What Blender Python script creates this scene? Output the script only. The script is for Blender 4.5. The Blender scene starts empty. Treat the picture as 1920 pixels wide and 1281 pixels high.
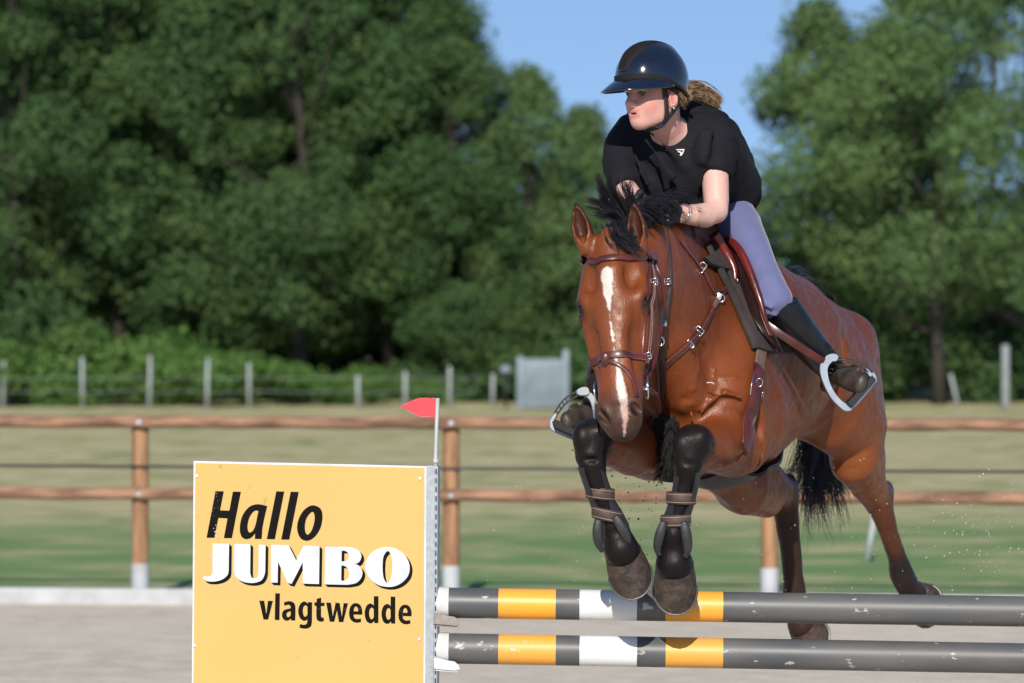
import bpy, bmesh, math, random
import numpy as np
from mathutils import Vector, Matrix
from mathutils.bvhtree import BVHTree

C = bpy.context.scene.collection
rng = np.random.default_rng(7)
random.seed(7)

# ------------------------------------------------------------------ camera, sky, sun, exposure
FPX, HOR, CAMZ = 7200.0, 575.0, 2.1          # focal length and horizon row in photo pixels, lens height in metres
cam_d = bpy.data.cameras.new('camera')
cam = bpy.data.objects.new('camera', cam_d); C.objects.link(cam)
cam.location = (0, 0, CAMZ); cam.rotation_euler = (math.radians(90), 0, 0)
cam_d.sensor_width = 36; cam_d.lens = 135
cam_d.shift_y = -(640.5 - HOR) / 1920
cam_d.clip_start = 0.1; cam_d.clip_end = 3000
cam_d.dof.use_dof = True; cam_d.dof.focus_distance = 12.45; cam_d.dof.aperture_fstop = 4.0
bpy.context.scene.camera = cam

SUN_EL, SUN_AZ = 30.0, 5.0                    # low evening sun right behind the photographer
world = bpy.data.worlds.new('World'); bpy.context.scene.world = world
world.use_nodes = True
wn = world.node_tree; wn.nodes.clear()
w_out = wn.nodes.new('ShaderNodeOutputWorld'); w_bg = wn.nodes.new('ShaderNodeBackground')
w_sky = wn.nodes.new('ShaderNodeTexSky'); w_sky.sky_type = 'NISHITA'; w_sky.sun_disc = False
w_sky.sun_elevation = math.radians(SUN_EL); w_sky.sun_rotation = math.radians(180 + SUN_AZ)
w_sky.air_density = 1.0; w_sky.dust_density = 0.2; w_sky.ozone_density = 2.5
w_tc = wn.nodes.new('ShaderNodeTexCoord'); w_add = wn.nodes.new('ShaderNodeVectorMath'); w_add.operation = 'ADD'
w_add.inputs[1].default_value = (0, 0, 0.24)
w_bg.inputs['Strength'].default_value = 0.125
wn.links.new(w_tc.outputs['Generated'], w_add.inputs[0]); wn.links.new(w_add.outputs[0], w_sky.inputs['Vector'])
wn.links.new(w_sky.outputs[0], w_bg.inputs['Color']); wn.links.new(w_bg.outputs[0], w_out.inputs['Surface'])

sun_d = bpy.data.lights.new('sun', 'SUN'); sun_d.energy = 4.25; sun_d.angle = math.radians(0.5); sun_d.color = (1.0, 0.93, 0.83)
sun = bpy.data.objects.new('sun', sun_d); C.objects.link(sun)
e, a = math.radians(SUN_EL), math.radians(SUN_AZ)
to_sun = Vector((-math.sin(a) * math.cos(e), -math.cos(a) * math.cos(e), math.sin(e)))
sun.rotation_euler = to_sun.to_track_quat('Z', 'Y').to_euler()

vs = bpy.context.scene.view_settings
bpy.context.scene.display_settings.display_device = 'sRGB'
vs.view_transform = 'Standard'; vs.look = 'None'; vs.exposure = 0.28; vs.gamma = 1.0; vs.use_curve_mapping = False
bpy.context.scene.cycles.max_bounces = 6
bpy.context.scene.cycles.transparent_max_bounces = 8

# ------------------------------------------------------------------ helpers
def P(px, py, Y):
    """a point of the place from where it shows in the photo and how far off it stands"""
    return Vector(((px - 960) * Y / FPX, Y, CAMZ - (py - HOR) * Y / FPX))
def A(v): return np.array(v, dtype=float)
def tag(o, label=None, cat=None, group=None, kind=None):
    for k, v in (('label', label), ('category', cat), ('group', group), ('kind', kind)):
        if v: o[k] = v
    return o
def srgb(r, g, b):
    f = lambda c: (c / 255 / 12.92) if c / 255 <= 0.04045 else ((c / 255 + 0.055) / 1.055) ** 2.4
    return (f(r), f(g), f(b), 1)
def link(name, me, mat=None, parent=None, smooth=True):
    o = bpy.data.objects.new(name, me); C.objects.link(o)
    if mat is not None and not me.materials: me.materials.append(mat)
    if parent is not None: o.parent = parent
    if smooth and len(me.polygons): me.polygons.foreach_set('use_smooth', [True] * len(me.polygons))
    return o
def empty(name, loc=(0, 0, 0)):
    o = bpy.data.objects.new(name, None); C.objects.link(o); o.location = loc; o.empty_display_size = .1
    return o
def mesh_np(name, V, F, col=None):
    """V n x 3, F m x k (one face size)"""
    me = bpy.data.meshes.new(name); V = np.asarray(V, dtype=np.float32); F = np.asarray(F, dtype=np.int32)
    me.vertices.add(len(V)); me.vertices.foreach_set('co', V.ravel())
    k = F.shape[1]; me.loops.add(F.size); me.loops.foreach_set('vertex_index', F.ravel())
    me.polygons.add(len(F)); me.polygons.foreach_set('loop_start', np.arange(0, F.size, k, dtype=np.int32))
    me.polygons.foreach_set('loop_total', np.full(len(F), k, dtype=np.int32))
    me.update(calc_edges=True); me.validate()
    if col is not None:
        ca = me.color_attributes.new('coat', 'FLOAT_COLOR', 'POINT')
        c4 = np.ones((len(V), 4), dtype=np.float32); c4[:, :3] = col; ca.data.foreach_set('color', c4.ravel())
    return me
class MB:
    """collects shapes into one mesh"""
    def __init__(s): s.bm = bmesh.new()
    def box(s, c, size, rot=None, bev=0.0):
        m = Matrix.Translation(c) @ (rot.to_4x4() if rot is not None else Matrix.Identity(4)) @ Matrix.Diagonal((*size, 1))
        r = bmesh.ops.create_cube(s.bm, size=1.0, matrix=m)
        if bev:
            es = list({e for v in r['verts'] for e in v.link_edges})
            bmesh.ops.bevel(s.bm, geom=es, offset=bev, segments=2, affect='EDGES', profile=.5)
        return s
    def tube(s, pts, rad, segs=10, closed=False, caps=True, flat=1.0, up=None):
        pts = [Vector(p) for p in pts]; n = len(pts)
        rad = [rad] * n if isinstance(rad, (int, float)) else list(rad)
        prev = None; rings = []
        for i in range(n):
            a_ = pts[(i - 1) % n] if closed or i > 0 else pts[i]; b_ = pts[(i + 1) % n] if closed or i < n - 1 else pts[i]
            t = (b_ - a_).normalized()
            if up is not None: u = Vector(up) - Vector(up).dot(t) * t
            elif prev is None:
                u = Vector((0, 0, 1)) if abs(t.z) < .9 else Vector((1, 0, 0)); u = u - u.dot(t) * t
            else: u = prev - prev.dot(t) * t
            u.normalize(); prev = u; w = t.cross(u)
            rings.append([s.bm.verts.new(pts[i] + rad[i] * (math.cos(2 * math.pi * k / segs) * u * flat + math.sin(2 * math.pi * k / segs) * w)) for k in range(segs)])
        for i in range(n if closed else n - 1):
            r0, r1 = rings[i], rings[(i + 1) % n]
            for k in range(segs):
                s.bm.faces.new((r0[k], r0[(k + 1) % segs], r1[(k + 1) % segs], r1[k]))
        if caps and not closed:
            s.bm.faces.new(rings[0][::-1]); s.bm.faces.new(rings[-1])
        return s
    def ball(s, c, r, axes=None, seg=16):
        r = (r, r, r) if isinstance(r, (int, float)) else r
        R = Matrix(axes).transposed().to_4x4() if axes is not None else Matrix.Identity(4)
        bmesh.ops.create_uvsphere(s.bm, u_segments=seg, v_segments=max(6, seg // 2 + 2), radius=1, matrix=Matrix.Translation(c) @ R @ Matrix.Diagonal((*r, 1)))
        return s
    def build(s, name, mat, parent=None, smooth=True, bevel=0):
        bmesh.ops.recalc_face_normals(s.bm, faces=s.bm.faces[:])
        me = bpy.data.meshes.new(name); s.bm.to_mesh(me); s.bm.free()
        o = link(name, me, mat, parent, smooth)
        return o
def sharp(o, ang=35):
    """keep hard edges hard under smooth shading"""
    me = o.data; bm = bmesh.new(); bm.from_mesh(me)
    for e_ in bm.edges:
        if len(e_.link_faces) == 2 and e_.calc_face_angle(0) > math.radians(ang): e_.smooth = False
    bm.to_mesh(me); bm.free(); return o
def spline(pts, n=8, closed=False):
    """Catmull-Rom through the points"""
    p = [A(q) for q in pts]; out = []
    m = len(p)
    rngs = range(m) if closed else range(m - 1)
    for i in rngs:
        if closed: p0, p1, p2, p3 = p[i - 1], p[i], p[(i + 1) % m], p[(i + 2) % m]
        else: p0, p1, p2, p3 = p[max(i - 1, 0)], p[i], p[i + 1], p[min(i + 2, m - 1)]
        for k in range(n):
            t = k / n
            out.append(.5 * ((2 * p1) + (-p0 + p2) * t + (2 * p0 - 5 * p1 + 4 * p2 - p3) * t * t + (-p0 + 3 * p1 - 3 * p2 + p3) * t ** 3))
    if not closed: out.append(p[-1])
    return out
def plate(name, splines, o, ex, ey, thick, mat, parent=None, bevel=0.0, res=1):
    """flat shape with holes (list of closed outlines in metres along ex, ey) given a thickness"""
    cu = bpy.data.curves.new(name, 'CURVE'); cu.dimensions = '2D'; cu.fill_mode = 'BOTH'
    cu.extrude = thick / 2; cu.bevel_depth = bevel; cu.bevel_resolution = res
    for sp in splines:
        s_ = cu.splines.new('POLY'); s_.points.add(len(sp) - 1)
        for i, q in enumerate(sp): s_.points[i].co = (q[0], q[1], 0, 1)
        s_.use_cyclic_u = True
    ob = bpy.data.objects.new(name, cu); C.objects.link(ob)
    me = bpy.data.meshes.new_from_object(ob.evaluated_get(bpy.context.evaluated_depsgraph_get()))
    bpy.data.objects.remove(ob); bpy.data.curves.remove(cu)
    ex = Vector(ex).normalized(); ey = Vector(ey); ey = (ey - ey.dot(ex) * ex).normalized(); ez = ex.cross(ey)
    M = Matrix((ex, ey, ez)).transposed().to_4x4(); M.translation = Vector(o)
    me.transform(M); me.name = name; me.materials.clear()
    return link(name, me, mat, parent, smooth=False)

# ------------------------------------------------------------------ materials
def material(name, color=(.5, .5, .5, 1), rough=.6, metal=0.0, spec=.5, coat=0.0, sheen=0.0, color2=None, nscale=8, ndetail=6,
             bump=0.0, bscale=60, attr=False, contrast=(.35, .65), stretch=None, sss=0.0, coatr=.1, rough2=None):
    m = bpy.data.materials.new(name); m.use_nodes = True
    nt = m.node_tree; b = nt.nodes['Principled BSDF']
    b.inputs['Roughness'].default_value = rough; b.inputs['Metallic'].default_value = metal
    b.inputs['Specular IOR Level'].default_value = spec; b.inputs['Coat Weight'].default_value = coat
    b.inputs['Coat Roughness'].default_value = coatr
    b.inputs['Sheen Weight'].default_value = sheen
    if sss:
        b.inputs['Subsurface Weight'].default_value = sss; b.inputs['Subsurface Radius'].default_value = (.012, .004, .0025); b.inputs['Subsurface Scale'].default_value = 1
    tc = nt.nodes.new('ShaderNodeTexCoord'); vec = tc.outputs['Object']
    if stretch:
        mp = nt.nodes.new('ShaderNodeMapping'); mp.inputs['Scale'].default_value = stretch
        nt.links.new(vec, mp.inputs['Vector']); vec = mp.outputs[0]
    base = None
    n = nt.nodes.new('ShaderNodeTexNoise'); n.inputs['Scale'].default_value = nscale; n.inputs['Detail'].default_value = ndetail
    nt.links.new(vec, n.inputs['Vector'])
    rp = nt.nodes.new('ShaderNodeMapRange'); rp.inputs['From Min'].default_value = contrast[0]; rp.inputs['From Max'].default_value = contrast[1]
    nt.links.new(n.outputs['Fac'], rp.inputs['Value'])
    if attr:
        at = nt.nodes.new('ShaderNodeAttribute'); at.attribute_name = 'coat'
        mx = nt.nodes.new('ShaderNodeMix'); mx.data_type = 'RGBA'; mx.blend_type = 'MULTIPLY'
        mx.inputs['A'].default_value = (1, 1, 1, 1)
        nt.links.new(at.outputs['Color'], mx.inputs['A'])
        cr = nt.nodes.new('ShaderNodeMix'); cr.data_type = 'RGBA'
        cr.inputs['A'].default_value = color; cr.inputs['B'].default_value = color2 or color
        nt.links.new(rp.outputs[0], cr.inputs['Factor']); nt.links.new(cr.outputs['Result'], mx.inputs['B'])
        mx.inputs['Factor'].default_value = 1.0
        nt.links.new(mx.outputs['Result'], b.inputs['Base Color'])
    else:
        cr = nt.nodes.new('ShaderNodeMix'); cr.data_type = 'RGBA'
        c2 = color2 or tuple(c * .82 for c in color[:3]) + (1,)
        cr.inputs['A'].default_value = color; cr.inputs['B'].default_value = c2
        nt.links.new(rp.outputs[0], cr.inputs['Factor']); nt.links.new(cr.outputs['Result'], b.inputs['Base Color'])
    if rough2 is not None:
        rr = nt.nodes.new('ShaderNodeMapRange'); rr.inputs['To Min'].default_value = rough; rr.inputs['To Max'].default_value = rough2
        nt.links.new(rp.outputs[0], rr.inputs['Value']); nt.links.new(rr.outputs[0], b.inputs['Roughness'])
    if bump:
        n2 = nt.nodes.new('ShaderNodeTexNoise'); n2.inputs['Scale'].default_value = bscale; n2.inputs['Detail'].default_value = 5
        nt.links.new(vec, n2.inputs['Vector'])
        bp = nt.nodes.new('ShaderNodeBump'); bp.inputs['Strength'].default_value = bump; bp.inputs['Distance'].default_value = .01
        nt.links.new(n2.outputs['Fac'], bp.inputs['Height']); nt.links.new(bp.outputs[0], b.inputs['Normal'])
    return m

# ------------------------------------------------------------------ solid modelling on a grid: blended ellipsoids and tapered limbs
def _ell(c, R, r):
    c, R, r = A(c), A(R), A(r)
    def f(X, Y, Z):
        x, y, z = X - c[0], Y - c[1], Z - c[2]
        q = [(R[i, 0] * x + R[i, 1] * y + R[i, 2] * z) / r[i] for i in range(3)]
        k0 = np.sqrt(q[0] ** 2 + q[1] ** 2 + q[2] ** 2) + 1e-6
        k1 = np.sqrt((q[0] / r[0]) ** 2 + (q[1] / r[1]) ** 2 + (q[2] / r[2]) ** 2) + 1e-6
        return k0 * (k0 - 1) / k1
    e_ = np.sqrt(((R.T * r) ** 2).sum(1))
    return f, c - e_, c + e_
def _cone(a_, b_, side, ra, rb, cap=1.0):
    a_, b_ = A(a_), A(b_); ax = b_ - a_; L = np.linalg.norm(ax); ax = ax / L
    s = A(side) - np.dot(A(side), ax) * ax; s /= np.linalg.norm(s); n = np.cross(ax, s)
    def f(X, Y, Z):
        x, y, z = X - a_[0], Y - a_[1], Z - a_[2]
        al = x * ax[0] + y * ax[1] + z * ax[2]; t = np.clip(al / L, 0, 1); e_ = al - t * L
        u = x * s[0] + y * s[1] + z * s[2]; v = x * n[0] + y * n[1] + z * n[2]
        w = ra[0] + (rb[0] - ra[0]) * t; h = ra[1] + (rb[1] - ra[1]) * t; c = np.minimum(w, h) * cap
        k0 = np.sqrt((u / w) ** 2 + (v / h) ** 2 + (e_ / c) ** 2) + 1e-6
        k1 = np.sqrt((u / w ** 2) ** 2 + (v / h ** 2) ** 2 + (e_ / c ** 2) ** 2) + 1e-6
        return k0 * (k0 - 1) / k1
    m = max(*ra, *rb)
    return f, np.minimum(a_, b_) - m, np.maximum(a_, b_) + m
class Solid:
    def __init__(s): s.pr = []
    def ell(s, c, r, R=((1, 0, 0), (0, 1, 0), (0, 0, 1)), k=.04, op='u'):
        r = (r, r, r) if isinstance(r, (int, float)) else r
        f, lo, hi = _ell(c, R, r); s.pr.append(([(f, lo, hi)], lo, hi, k, op))
    def chain(s, pts, side, k=.04, op='u', cap=1.0):
        """pts: list of (centre, half width along side, half depth)"""
        L = [_cone(pts[i][0], pts[i + 1][0], side, pts[i][1:3], pts[i + 1][1:3], cap) for i in range(len(pts) - 1)]
        lo = np.min([q[1] for q in L], 0); hi = np.max([q[2] for q in L], 0); s.pr.append((L, lo, hi, k, op))
    def rod(s, a_, b_, ra, rb=None, k=.01, op='u'):
        rb = ra if rb is None else rb
        ax = A(b_) - A(a_); side = (1, 0, 0) if abs(ax[0]) < .8 * np.linalg.norm(ax) else (0, 0, 1)
        s.chain([(a_, ra, ra), (b_, rb, rb)], side, k, op)
    def grid(s, xs, ys, zs):
        F = np.full((len(xs), len(ys), len(zs)), 1.0, dtype=np.float32)
        for L, lo, hi, k, op in s.pr:
            m = k + .015
            sl = []
            for ar, l, h in zip((xs, ys, zs), lo - m, hi + m):
                i0 = max(0, np.searchsorted(ar, l) - 1); i1 = min(len(ar), np.searchsorted(ar, h) + 1); sl.append(slice(i0, i1))
            if any(q.start >= q.stop for q in sl): continue
            X = xs[sl[0]][:, None, None].astype(np.float32); Y = ys[sl[1]][None, :, None].astype(np.float32); Z = zs[sl[2]][None, None, :].astype(np.float32)
            d = None
            for f, _, _ in L:
                q = f(X, Y, Z); d = q if d is None else np.minimum(d, q)
            g = F[tuple(sl)]
            if op == 'u':
                h = np.maximum(k - np.abs(g - d), 0) / k; F[tuple(sl)] = np.minimum(g, d) - h * h * k * .25
            else:
                h = np.maximum(k - np.abs(g + d), 0) / k; F[tuple(sl)] = np.maximum(g, -d) + h * h * k * .25
        return F
    def mesh(s, name, xs, ys, zs, post=None):
        F = s.grid(xs, ys, zs)
        if post is not None: F = post(F, xs, ys, zs)
        return surfnet(xs, ys, zs, F)
def axis_pts(lo, hi, h, fine=()):
    """grid lines from lo to hi, step h, with finer stretches (lo, hi, step)"""
    out = [lo]
    while out[-1] < hi:
        st = h
        for a_, b_, q in fine:
            if a_ <= out[-1] <= b_: st = min(st, q)
            elif a_ - .06 < out[-1] < b_ + .06: st = min(st, (q + h) / 2)
        out.append(out[-1] + st)
    return np.array(out)
def surfnet(xs, ys, zs, F):
    S = F < 0
    cnt = np.zeros(tuple(n - 1 for n in F.shape), dtype=np.uint8)
    for i in (0, 1):
        for j in (0, 1):
            for k in (0, 1):
                cnt += S[i:S.shape[0] - 1 + i, j:S.shape[1] - 1 + j, k:S.shape[2] - 1 + k]
    I, J, K = np.nonzero((cnt > 0) & (cnt < 8))
    idx = np.full(cnt.shape, -1, dtype=np.int32); idx[I, J, K] = np.arange(len(I))
    acc = np.zeros((len(I), 3)); num = np.zeros(len(I))
    cs = [(i, j, k) for i in (0, 1) for j in (0, 1) for k in (0, 1)]
    val = {c: F[I + c[0], J + c[1], K + c[2]] for c in cs}
    for c0 in cs:
        for ax in range(3):
            if c0[ax] == 0:
                c1 = tuple(c0[q] + (q == ax) for q in range(3)); v0, v1 = val[c0], val[c1]
                m = (v0 < 0) != (v1 < 0); t = np.where(m, v0 / np.where(m, v0 - v1, 1), 0)
                for q, (ar, II) in enumerate(((xs, I), (ys, J), (zs, K))):
                    p = ar[II + c0[q]] + (t * (ar[np.minimum(II + 1, len(ar) - 1)] - ar[II]) if q == ax else 0)
                    acc[:, q] += np.where(m, p, 0)
                num += m
    V = acc / num[:, None]; faces = []
    def em(m, quad):
        i, j, k = np.nonzero(m[0]); pos = m[1][i, j, k]
        q = [idx[i + d[0], j + d[1], k + d[2]] for d in quad]
        q = np.stack(q, 1); q[~pos] = q[~pos][:, ::-1]; faces.append(q)
    a_ = S[:-1, 1:-1, 1:-1]; b_ = S[1:, 1:-1, 1:-1]; em((a_ != b_, a_), ((0, 0, 0), (0, 1, 0), (0, 1, 1), (0, 0, 1)))
    a_ = S[1:-1, :-1, 1:-1]; b_ = S[1:-1, 1:, 1:-1]; em((a_ != b_, a_), ((0, 0, 0), (0, 0, 1), (1, 0, 1), (1, 0, 0)))
    a_ = S[1:-1, 1:-1, :-1]; b_ = S[1:-1, 1:-1, 1:]; em((a_ != b_, a_), ((0, 0, 0), (1, 0, 0), (1, 1, 0), (0, 1, 0)))
    Fc = np.concatenate(faces); Fc = Fc[(Fc >= 0).all(1)]
    # relax a little, along edges, so the grid does not show
    e0 = np.concatenate([Fc[:, 0], Fc[:, 1], Fc[:, 2], Fc[:, 3]]); e1 = np.concatenate([Fc[:, 1], Fc[:, 2], Fc[:, 3], Fc[:, 0]])
    for it in range(3):
        sm = np.zeros_like(V); n = np.bincount(e0, minlength=len(V)) + np.bincount(e1, minlength=len(V))
        for q in range(3): sm[:, q] = np.bincount(e0, V[e1, q], len(V)) + np.bincount(e1, V[e0, q], len(V))
        lam = (.5, -.52, .3)[it]
        V = V + lam * (sm / np.maximum(n, 1)[:, None] - V)
    return V, Fc
def smooth01(x, a_, b_):
    t = np.clip((x - a_) / (b_ - a_), 0, 1); return t * t * (3 - 2 * t)
def segdist(V, a_, b_):
    a_, b_ = A(a_), A(b_); ab = b_ - a_; t = np.clip(((V - a_) @ ab) / (ab @ ab), 0, 1)
    return np.linalg.norm(V - a_ - t[:, None] * ab, axis=1), t
def vnoise(V, s, seed=0):
    """cheap smooth noise from turned sines"""
    r = np.random.default_rng(seed); out = 0
    for i in range(7):
        d = r.normal(size=3); d /= np.linalg.norm(d); out = out + np.sin(V @ d * s * (1 + .6 * i * .5) + r.uniform(0, 6.28)) / (1 + .4 * i)
    return out / 3.2
def strands(guides, count, r0, spread=.01, flare=.03, wave=.01, seed=1, segs=3, jlen=.25, clump=14):
    """many thin tapering hairs that follow the guide curves (guide: list of points)"""
    r = np.random.default_rng(seed); VV, FF = [], []; base = 0
    G = [np.array(spline(g, 4)) for g in guides]
    for i in range(count):
        if i % clump == 0: co, cf, cg, cj = r.normal(size=3) * spread, r.normal(size=3) * flare, r.integers(len(G)), r.random()
        g = G[cg]; n = len(g); cut = max(4, int(n * (1 - jlen * (.7 * cj + .3 * r.random())))); g = g[:cut]; m = len(g)
        tt = np.linspace(0, 1, m)[:, None]
        off = co + r.normal(size=3) * spread * .35; fl = cf + r.normal(size=3) * flare * .22; ph = r.uniform(0, 6.28, 3); fr = r.uniform(3, 7, 3)
        pts = g + off + fl * tt ** 1.5 + wave * tt * np.sin(fr * tt * 2 + ph)
        tan = np.gradient(pts, axis=0); tan /= np.linalg.norm(tan, axis=1)[:, None] + 1e-9
        u = np.cross(tan, (.3, .8, .5)); u /= np.linalg.norm(u, axis=1)[:, None] + 1e-9; w = np.cross(tan, u)
        rad = (r0 * r.uniform(.5, 1.3) * (1 - .85 * tt ** 1.5))
        ring = [pts + rad * (math.cos(2 * math.pi * k / segs) * u + math.sin(2 * math.pi * k / segs) * w) for k in range(segs)]
        v = np.stack(ring, 1).reshape(-1, 3); VV.append(v)
        a_ = np.arange(m - 1)[:, None] * segs; k = np.arange(segs)[None, :]
        q = np.stack([a_ + k, a_ + (k + 1) % segs, a_ + segs + (k + 1) % segs, a_ + segs + k], -1).reshape(-1, 4) + base
        FF.append(q); base += len(v)
    return np.concatenate(VV), np.concatenate(FF)
# ------------------------------------------------------------------ the ground
def sheet(name, x0, x1, y0, y1, z, mat):
    me = bpy.data.meshes.new(name); me.from_pydata([(x0, y0, z), (x1, y0, z), (x1, y1, z), (x0, y1, z)], [], [(0, 1, 2, 3)])
    return link(name, me, mat, None, False)
def ground_mat(name, cols, scales, rough=.95, bump=.6, bscale=40, patch=None):
    m = bpy.data.materials.new(name); m.use_nodes = True; nt = m.node_tree; b = nt.nodes['Principled BSDF']
    b.inputs['Roughness'].default_value = rough; b.inputs['Specular IOR Level'].default_value = .2
    tc = nt.nodes.new('ShaderNodeTexCoord'); prev = None
    for i, (c, s_) in enumerate(zip(cols, [None] + scales)):
        if prev is None: prev = c; continue
        n = nt.nodes.new('ShaderNodeTexNoise'); n.inputs['Scale'].default_value = s_; n.inputs['Detail'].default_value = 8
        nt.links.new(tc.outputs['Object'], n.inputs['Vector'])
        r = nt.nodes.new('ShaderNodeMapRange'); r.inputs['From Min'].default_value = .42; r.inputs['From Max'].default_value = .62
        nt.links.new(n.outputs['Fac'], r.inputs['Value'])
        mx = nt.nodes.new('ShaderNodeMix'); mx.data_type = 'RGBA'
        if isinstance(prev, tuple): mx.inputs['A'].default_value = prev
        else: nt.links.new(prev, mx.inputs['A'])
        mx.inputs['B'].default_value = c; nt.links.new(r.outputs[0], mx.inputs['Factor']); prev = mx.outputs['Result']
    if patch:   # greener grass near the arena, dry grass farther out, ragged edge
        c, y0, y1 = patch
        sp = nt.nodes.new('ShaderNodeSeparateXYZ'); nt.links.new(tc.outputs['Object'], sp.inputs[0])
        n = nt.nodes.new('ShaderNodeTexNoise'); n.inputs['Scale'].default_value = .35; n.inputs['Detail'].default_value = 5
        nt.links.new(tc.outputs['Object'], n.inputs['Vector'])
        ad = nt.nodes.new('ShaderNodeMath'); ad.operation = 'MULTIPLY_ADD'; ad.inputs[1].default_value = 7.0
        nt.links.new(n.outputs['Fac'], ad.inputs[0]); nt.links.new(sp.outputs['Y'], ad.inputs[2])
        r = nt.nodes.new('ShaderNodeMapRange'); r.inputs['From Min'].default_value = y0 + 3.5; r.inputs['From Max'].default_value = y1 + 3.5
        nt.links.new(ad.outputs[0], r.inputs['Value'])
        n3 = nt.nodes.new('ShaderNodeTexNoise'); n3.inputs['Scale'].default_value = .8; n3.inputs['Detail'].default_value = 6
        nt.links.new(tc.outputs['Object'], n3.inputs['Vector'])
        r3 = nt.nodes.new('ShaderNodeMapRange'); r3.inputs['From Min'].default_value = .42; r3.inputs['From Max'].default_value = .66; r3.inputs['To Max'].default_value = .75
        nt.links.new(n3.outputs['Fac'], r3.inputs['Value'])
        m0 = nt.nodes.new('ShaderNodeMix'); m0.data_type = 'RGBA'; m0.inputs['A'].default_value = c; nt.links.new(prev, m0.inputs['B']); nt.links.new(r3.outputs[0], m0.inputs['Factor'])
        mx = nt.nodes.new('ShaderNodeMix'); mx.data_type = 'RGBA'; nt.links.new(m0.outputs['Result'], mx.inputs['A'])
        nt.links.new(prev, mx.inputs['B']); nt.links.new(r.outputs[0], mx.inputs['Factor']); prev = mx.outputs['Result']
    nt.links.new(prev, b.inputs['Base Color'])
    n2 = nt.nodes.new('ShaderNodeTexNoise'); n2.inputs['Scale'].default_value = bscale; n2.inputs['Detail'].default_value = 6
    nt.links.new(tc.outputs['Object'], n2.inputs['Vector'])
    bp = nt.nodes.new('ShaderNodeBump'); bp.inputs['Strength'].default_value = bump; bp.inputs['Distance'].default_value = .03
    nt.links.new(n2.outputs['Fac'], bp.inputs['Height']); nt.links.new(bp.outputs[0], b.inputs['Normal'])
    return m
M_field = ground_mat('field_grass', [(.42, .385, .20, 1), (.22, .26, .10, 1), (.50, .44, .26, 1)], [.45, 1.7], patch=((.150, .250, .092, 1), 35.5, 39.5))
M_sand = ground_mat('arena_sand', [(.57, .505, .41, 1), (.50, .445, .36, 1), (.62, .55, .45, 1)], [.6, 4.0], bump=.8, bscale=14)
tag(sheet('ground', -600, 600, -200, 1500, 0, M_field), kind='structure')
FY0, FS = 26.95, -.107                        # the fence line runs a little toward the camera on the right
def fline(x): return FY0 + FS * x
me = bpy.data.meshes.new('riding_arena_sand'); me.from_pydata([(-60, -30, .004), (60, -30, .004), (60, fline(60) - .21, .004), (-60, fline(-60) - .21, .004)], [], [(0, 1, 2, 3)])
tag(link('riding_arena_sand', me, M_sand, None, False), kind='structure')

M_white = material('white_paint', (.46, .48, .50, 1), rough=.6, color2=(.36, .37, .38, 1), nscale=6, bump=.1)
M_wood = material('fence_wood', srgb(160, 122, 88), rough=.8, color2=srgb(124, 90, 64), nscale=3, stretch=(6, 6, 1.2), bump=.3, bscale=30)
M_rail = material('rail_wood', srgb(158, 122, 96), rough=.85, color2=srgb(100, 74, 58), nscale=2.2, stretch=(1.5, 8, 8), bump=.3, bscale=20)
M_dark = material('dark_metal', (.03, .03, .032, 1), rough=.5)
M_zinc = material('galvanised', (.40, .43, .46, 1), rough=.5, metal=.6, color2=(.32, .35, .38, 1), nscale=60, bump=.05)

# white kickboard round the arena, butted boards
for i in range(-2, 3):
    b = MB().box(Vector((i * 2.45, fline(i * 2.45) - .19, .0575)), (2.455, .05, .115), Matrix.Rotation(math.atan(FS), 3, 'Z'), bev=.006).build('kickboard', M_white, None, False)
    tag(b, 'white kickboard plank along the edge of the sand, ' + {-4: 'outside the picture on the far left', -3: 'beyond the left edge', -2: 'at the left edge of the photo', -1: 'behind the left half of the board', 0: 'behind the left ends of the poles',
        1: 'under the front hooves', 2: 'at the right edge of the photo'}.get(i, 'outside the picture on the right'), 'board', 'white boards edging the arena')

# post and rail fence
fence = empty('wooden_fence', (0, 0, 0))
tag(fence, 'brown two rail wooden fence on round posts with white feet round the riding arena', 'fence')
def fpt(px): k_ = (px - 960) / FPX; return k_ * FY0 / (1 - FS * k_)
posts = [-920, -330, 263, 846, 1443, 2040, 2640]
for px in posts:
    x = fpt(px); yf = fline(x)
    p = MB(); p.tube([(x, yf, .0), (x, yf, 1.315), (x, yf, 1.33)], [.060, .060, .050], 20); po = p.build('post', M_wood, fence); sharp(po)
    b = MB(); b.tube([(x, yf, -.01), (x, yf, .28)], .0645, 20); bo = b.build('white_foot', M_white, po); sharp(bo)
    for z, r_ in ((1.285, .020), (.777, .017)):
        q = MB(); q.tube([(x, yf - .117, z), (x, yf - .128, z)], r_, 14); sharp(q.build('bolt', M_zinc, po))
for i in range(len(posts) - 1):
    x0, x1 = fpt(posts[i]), fpt(posts[i + 1])
    for z in (1.285, .777):
        n = 14; pts = [(x0 + .003 + (x1 - x0 - .006) * k / n, fline(x0 + (x1 - x0) * k / n) - .080 + .004 * math.sin(k * 2.1 + i), z + .004 * math.sin(k * 1.3 + i * 2 + z)) for k in range(n + 1)]
        sharp(MB().tube(pts, [.044 + .0015 * math.sin(k * 3 + i) for k in range(n + 1)], 18).build('rail', M_rail, fence))
MB().tube([(fpt(-920), fline(fpt(-920)) - .068, .975), (fpt(2640), fline(fpt(2640)) - .068, .955)], .010, 6).build('tape', M_dark, fence)

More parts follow.
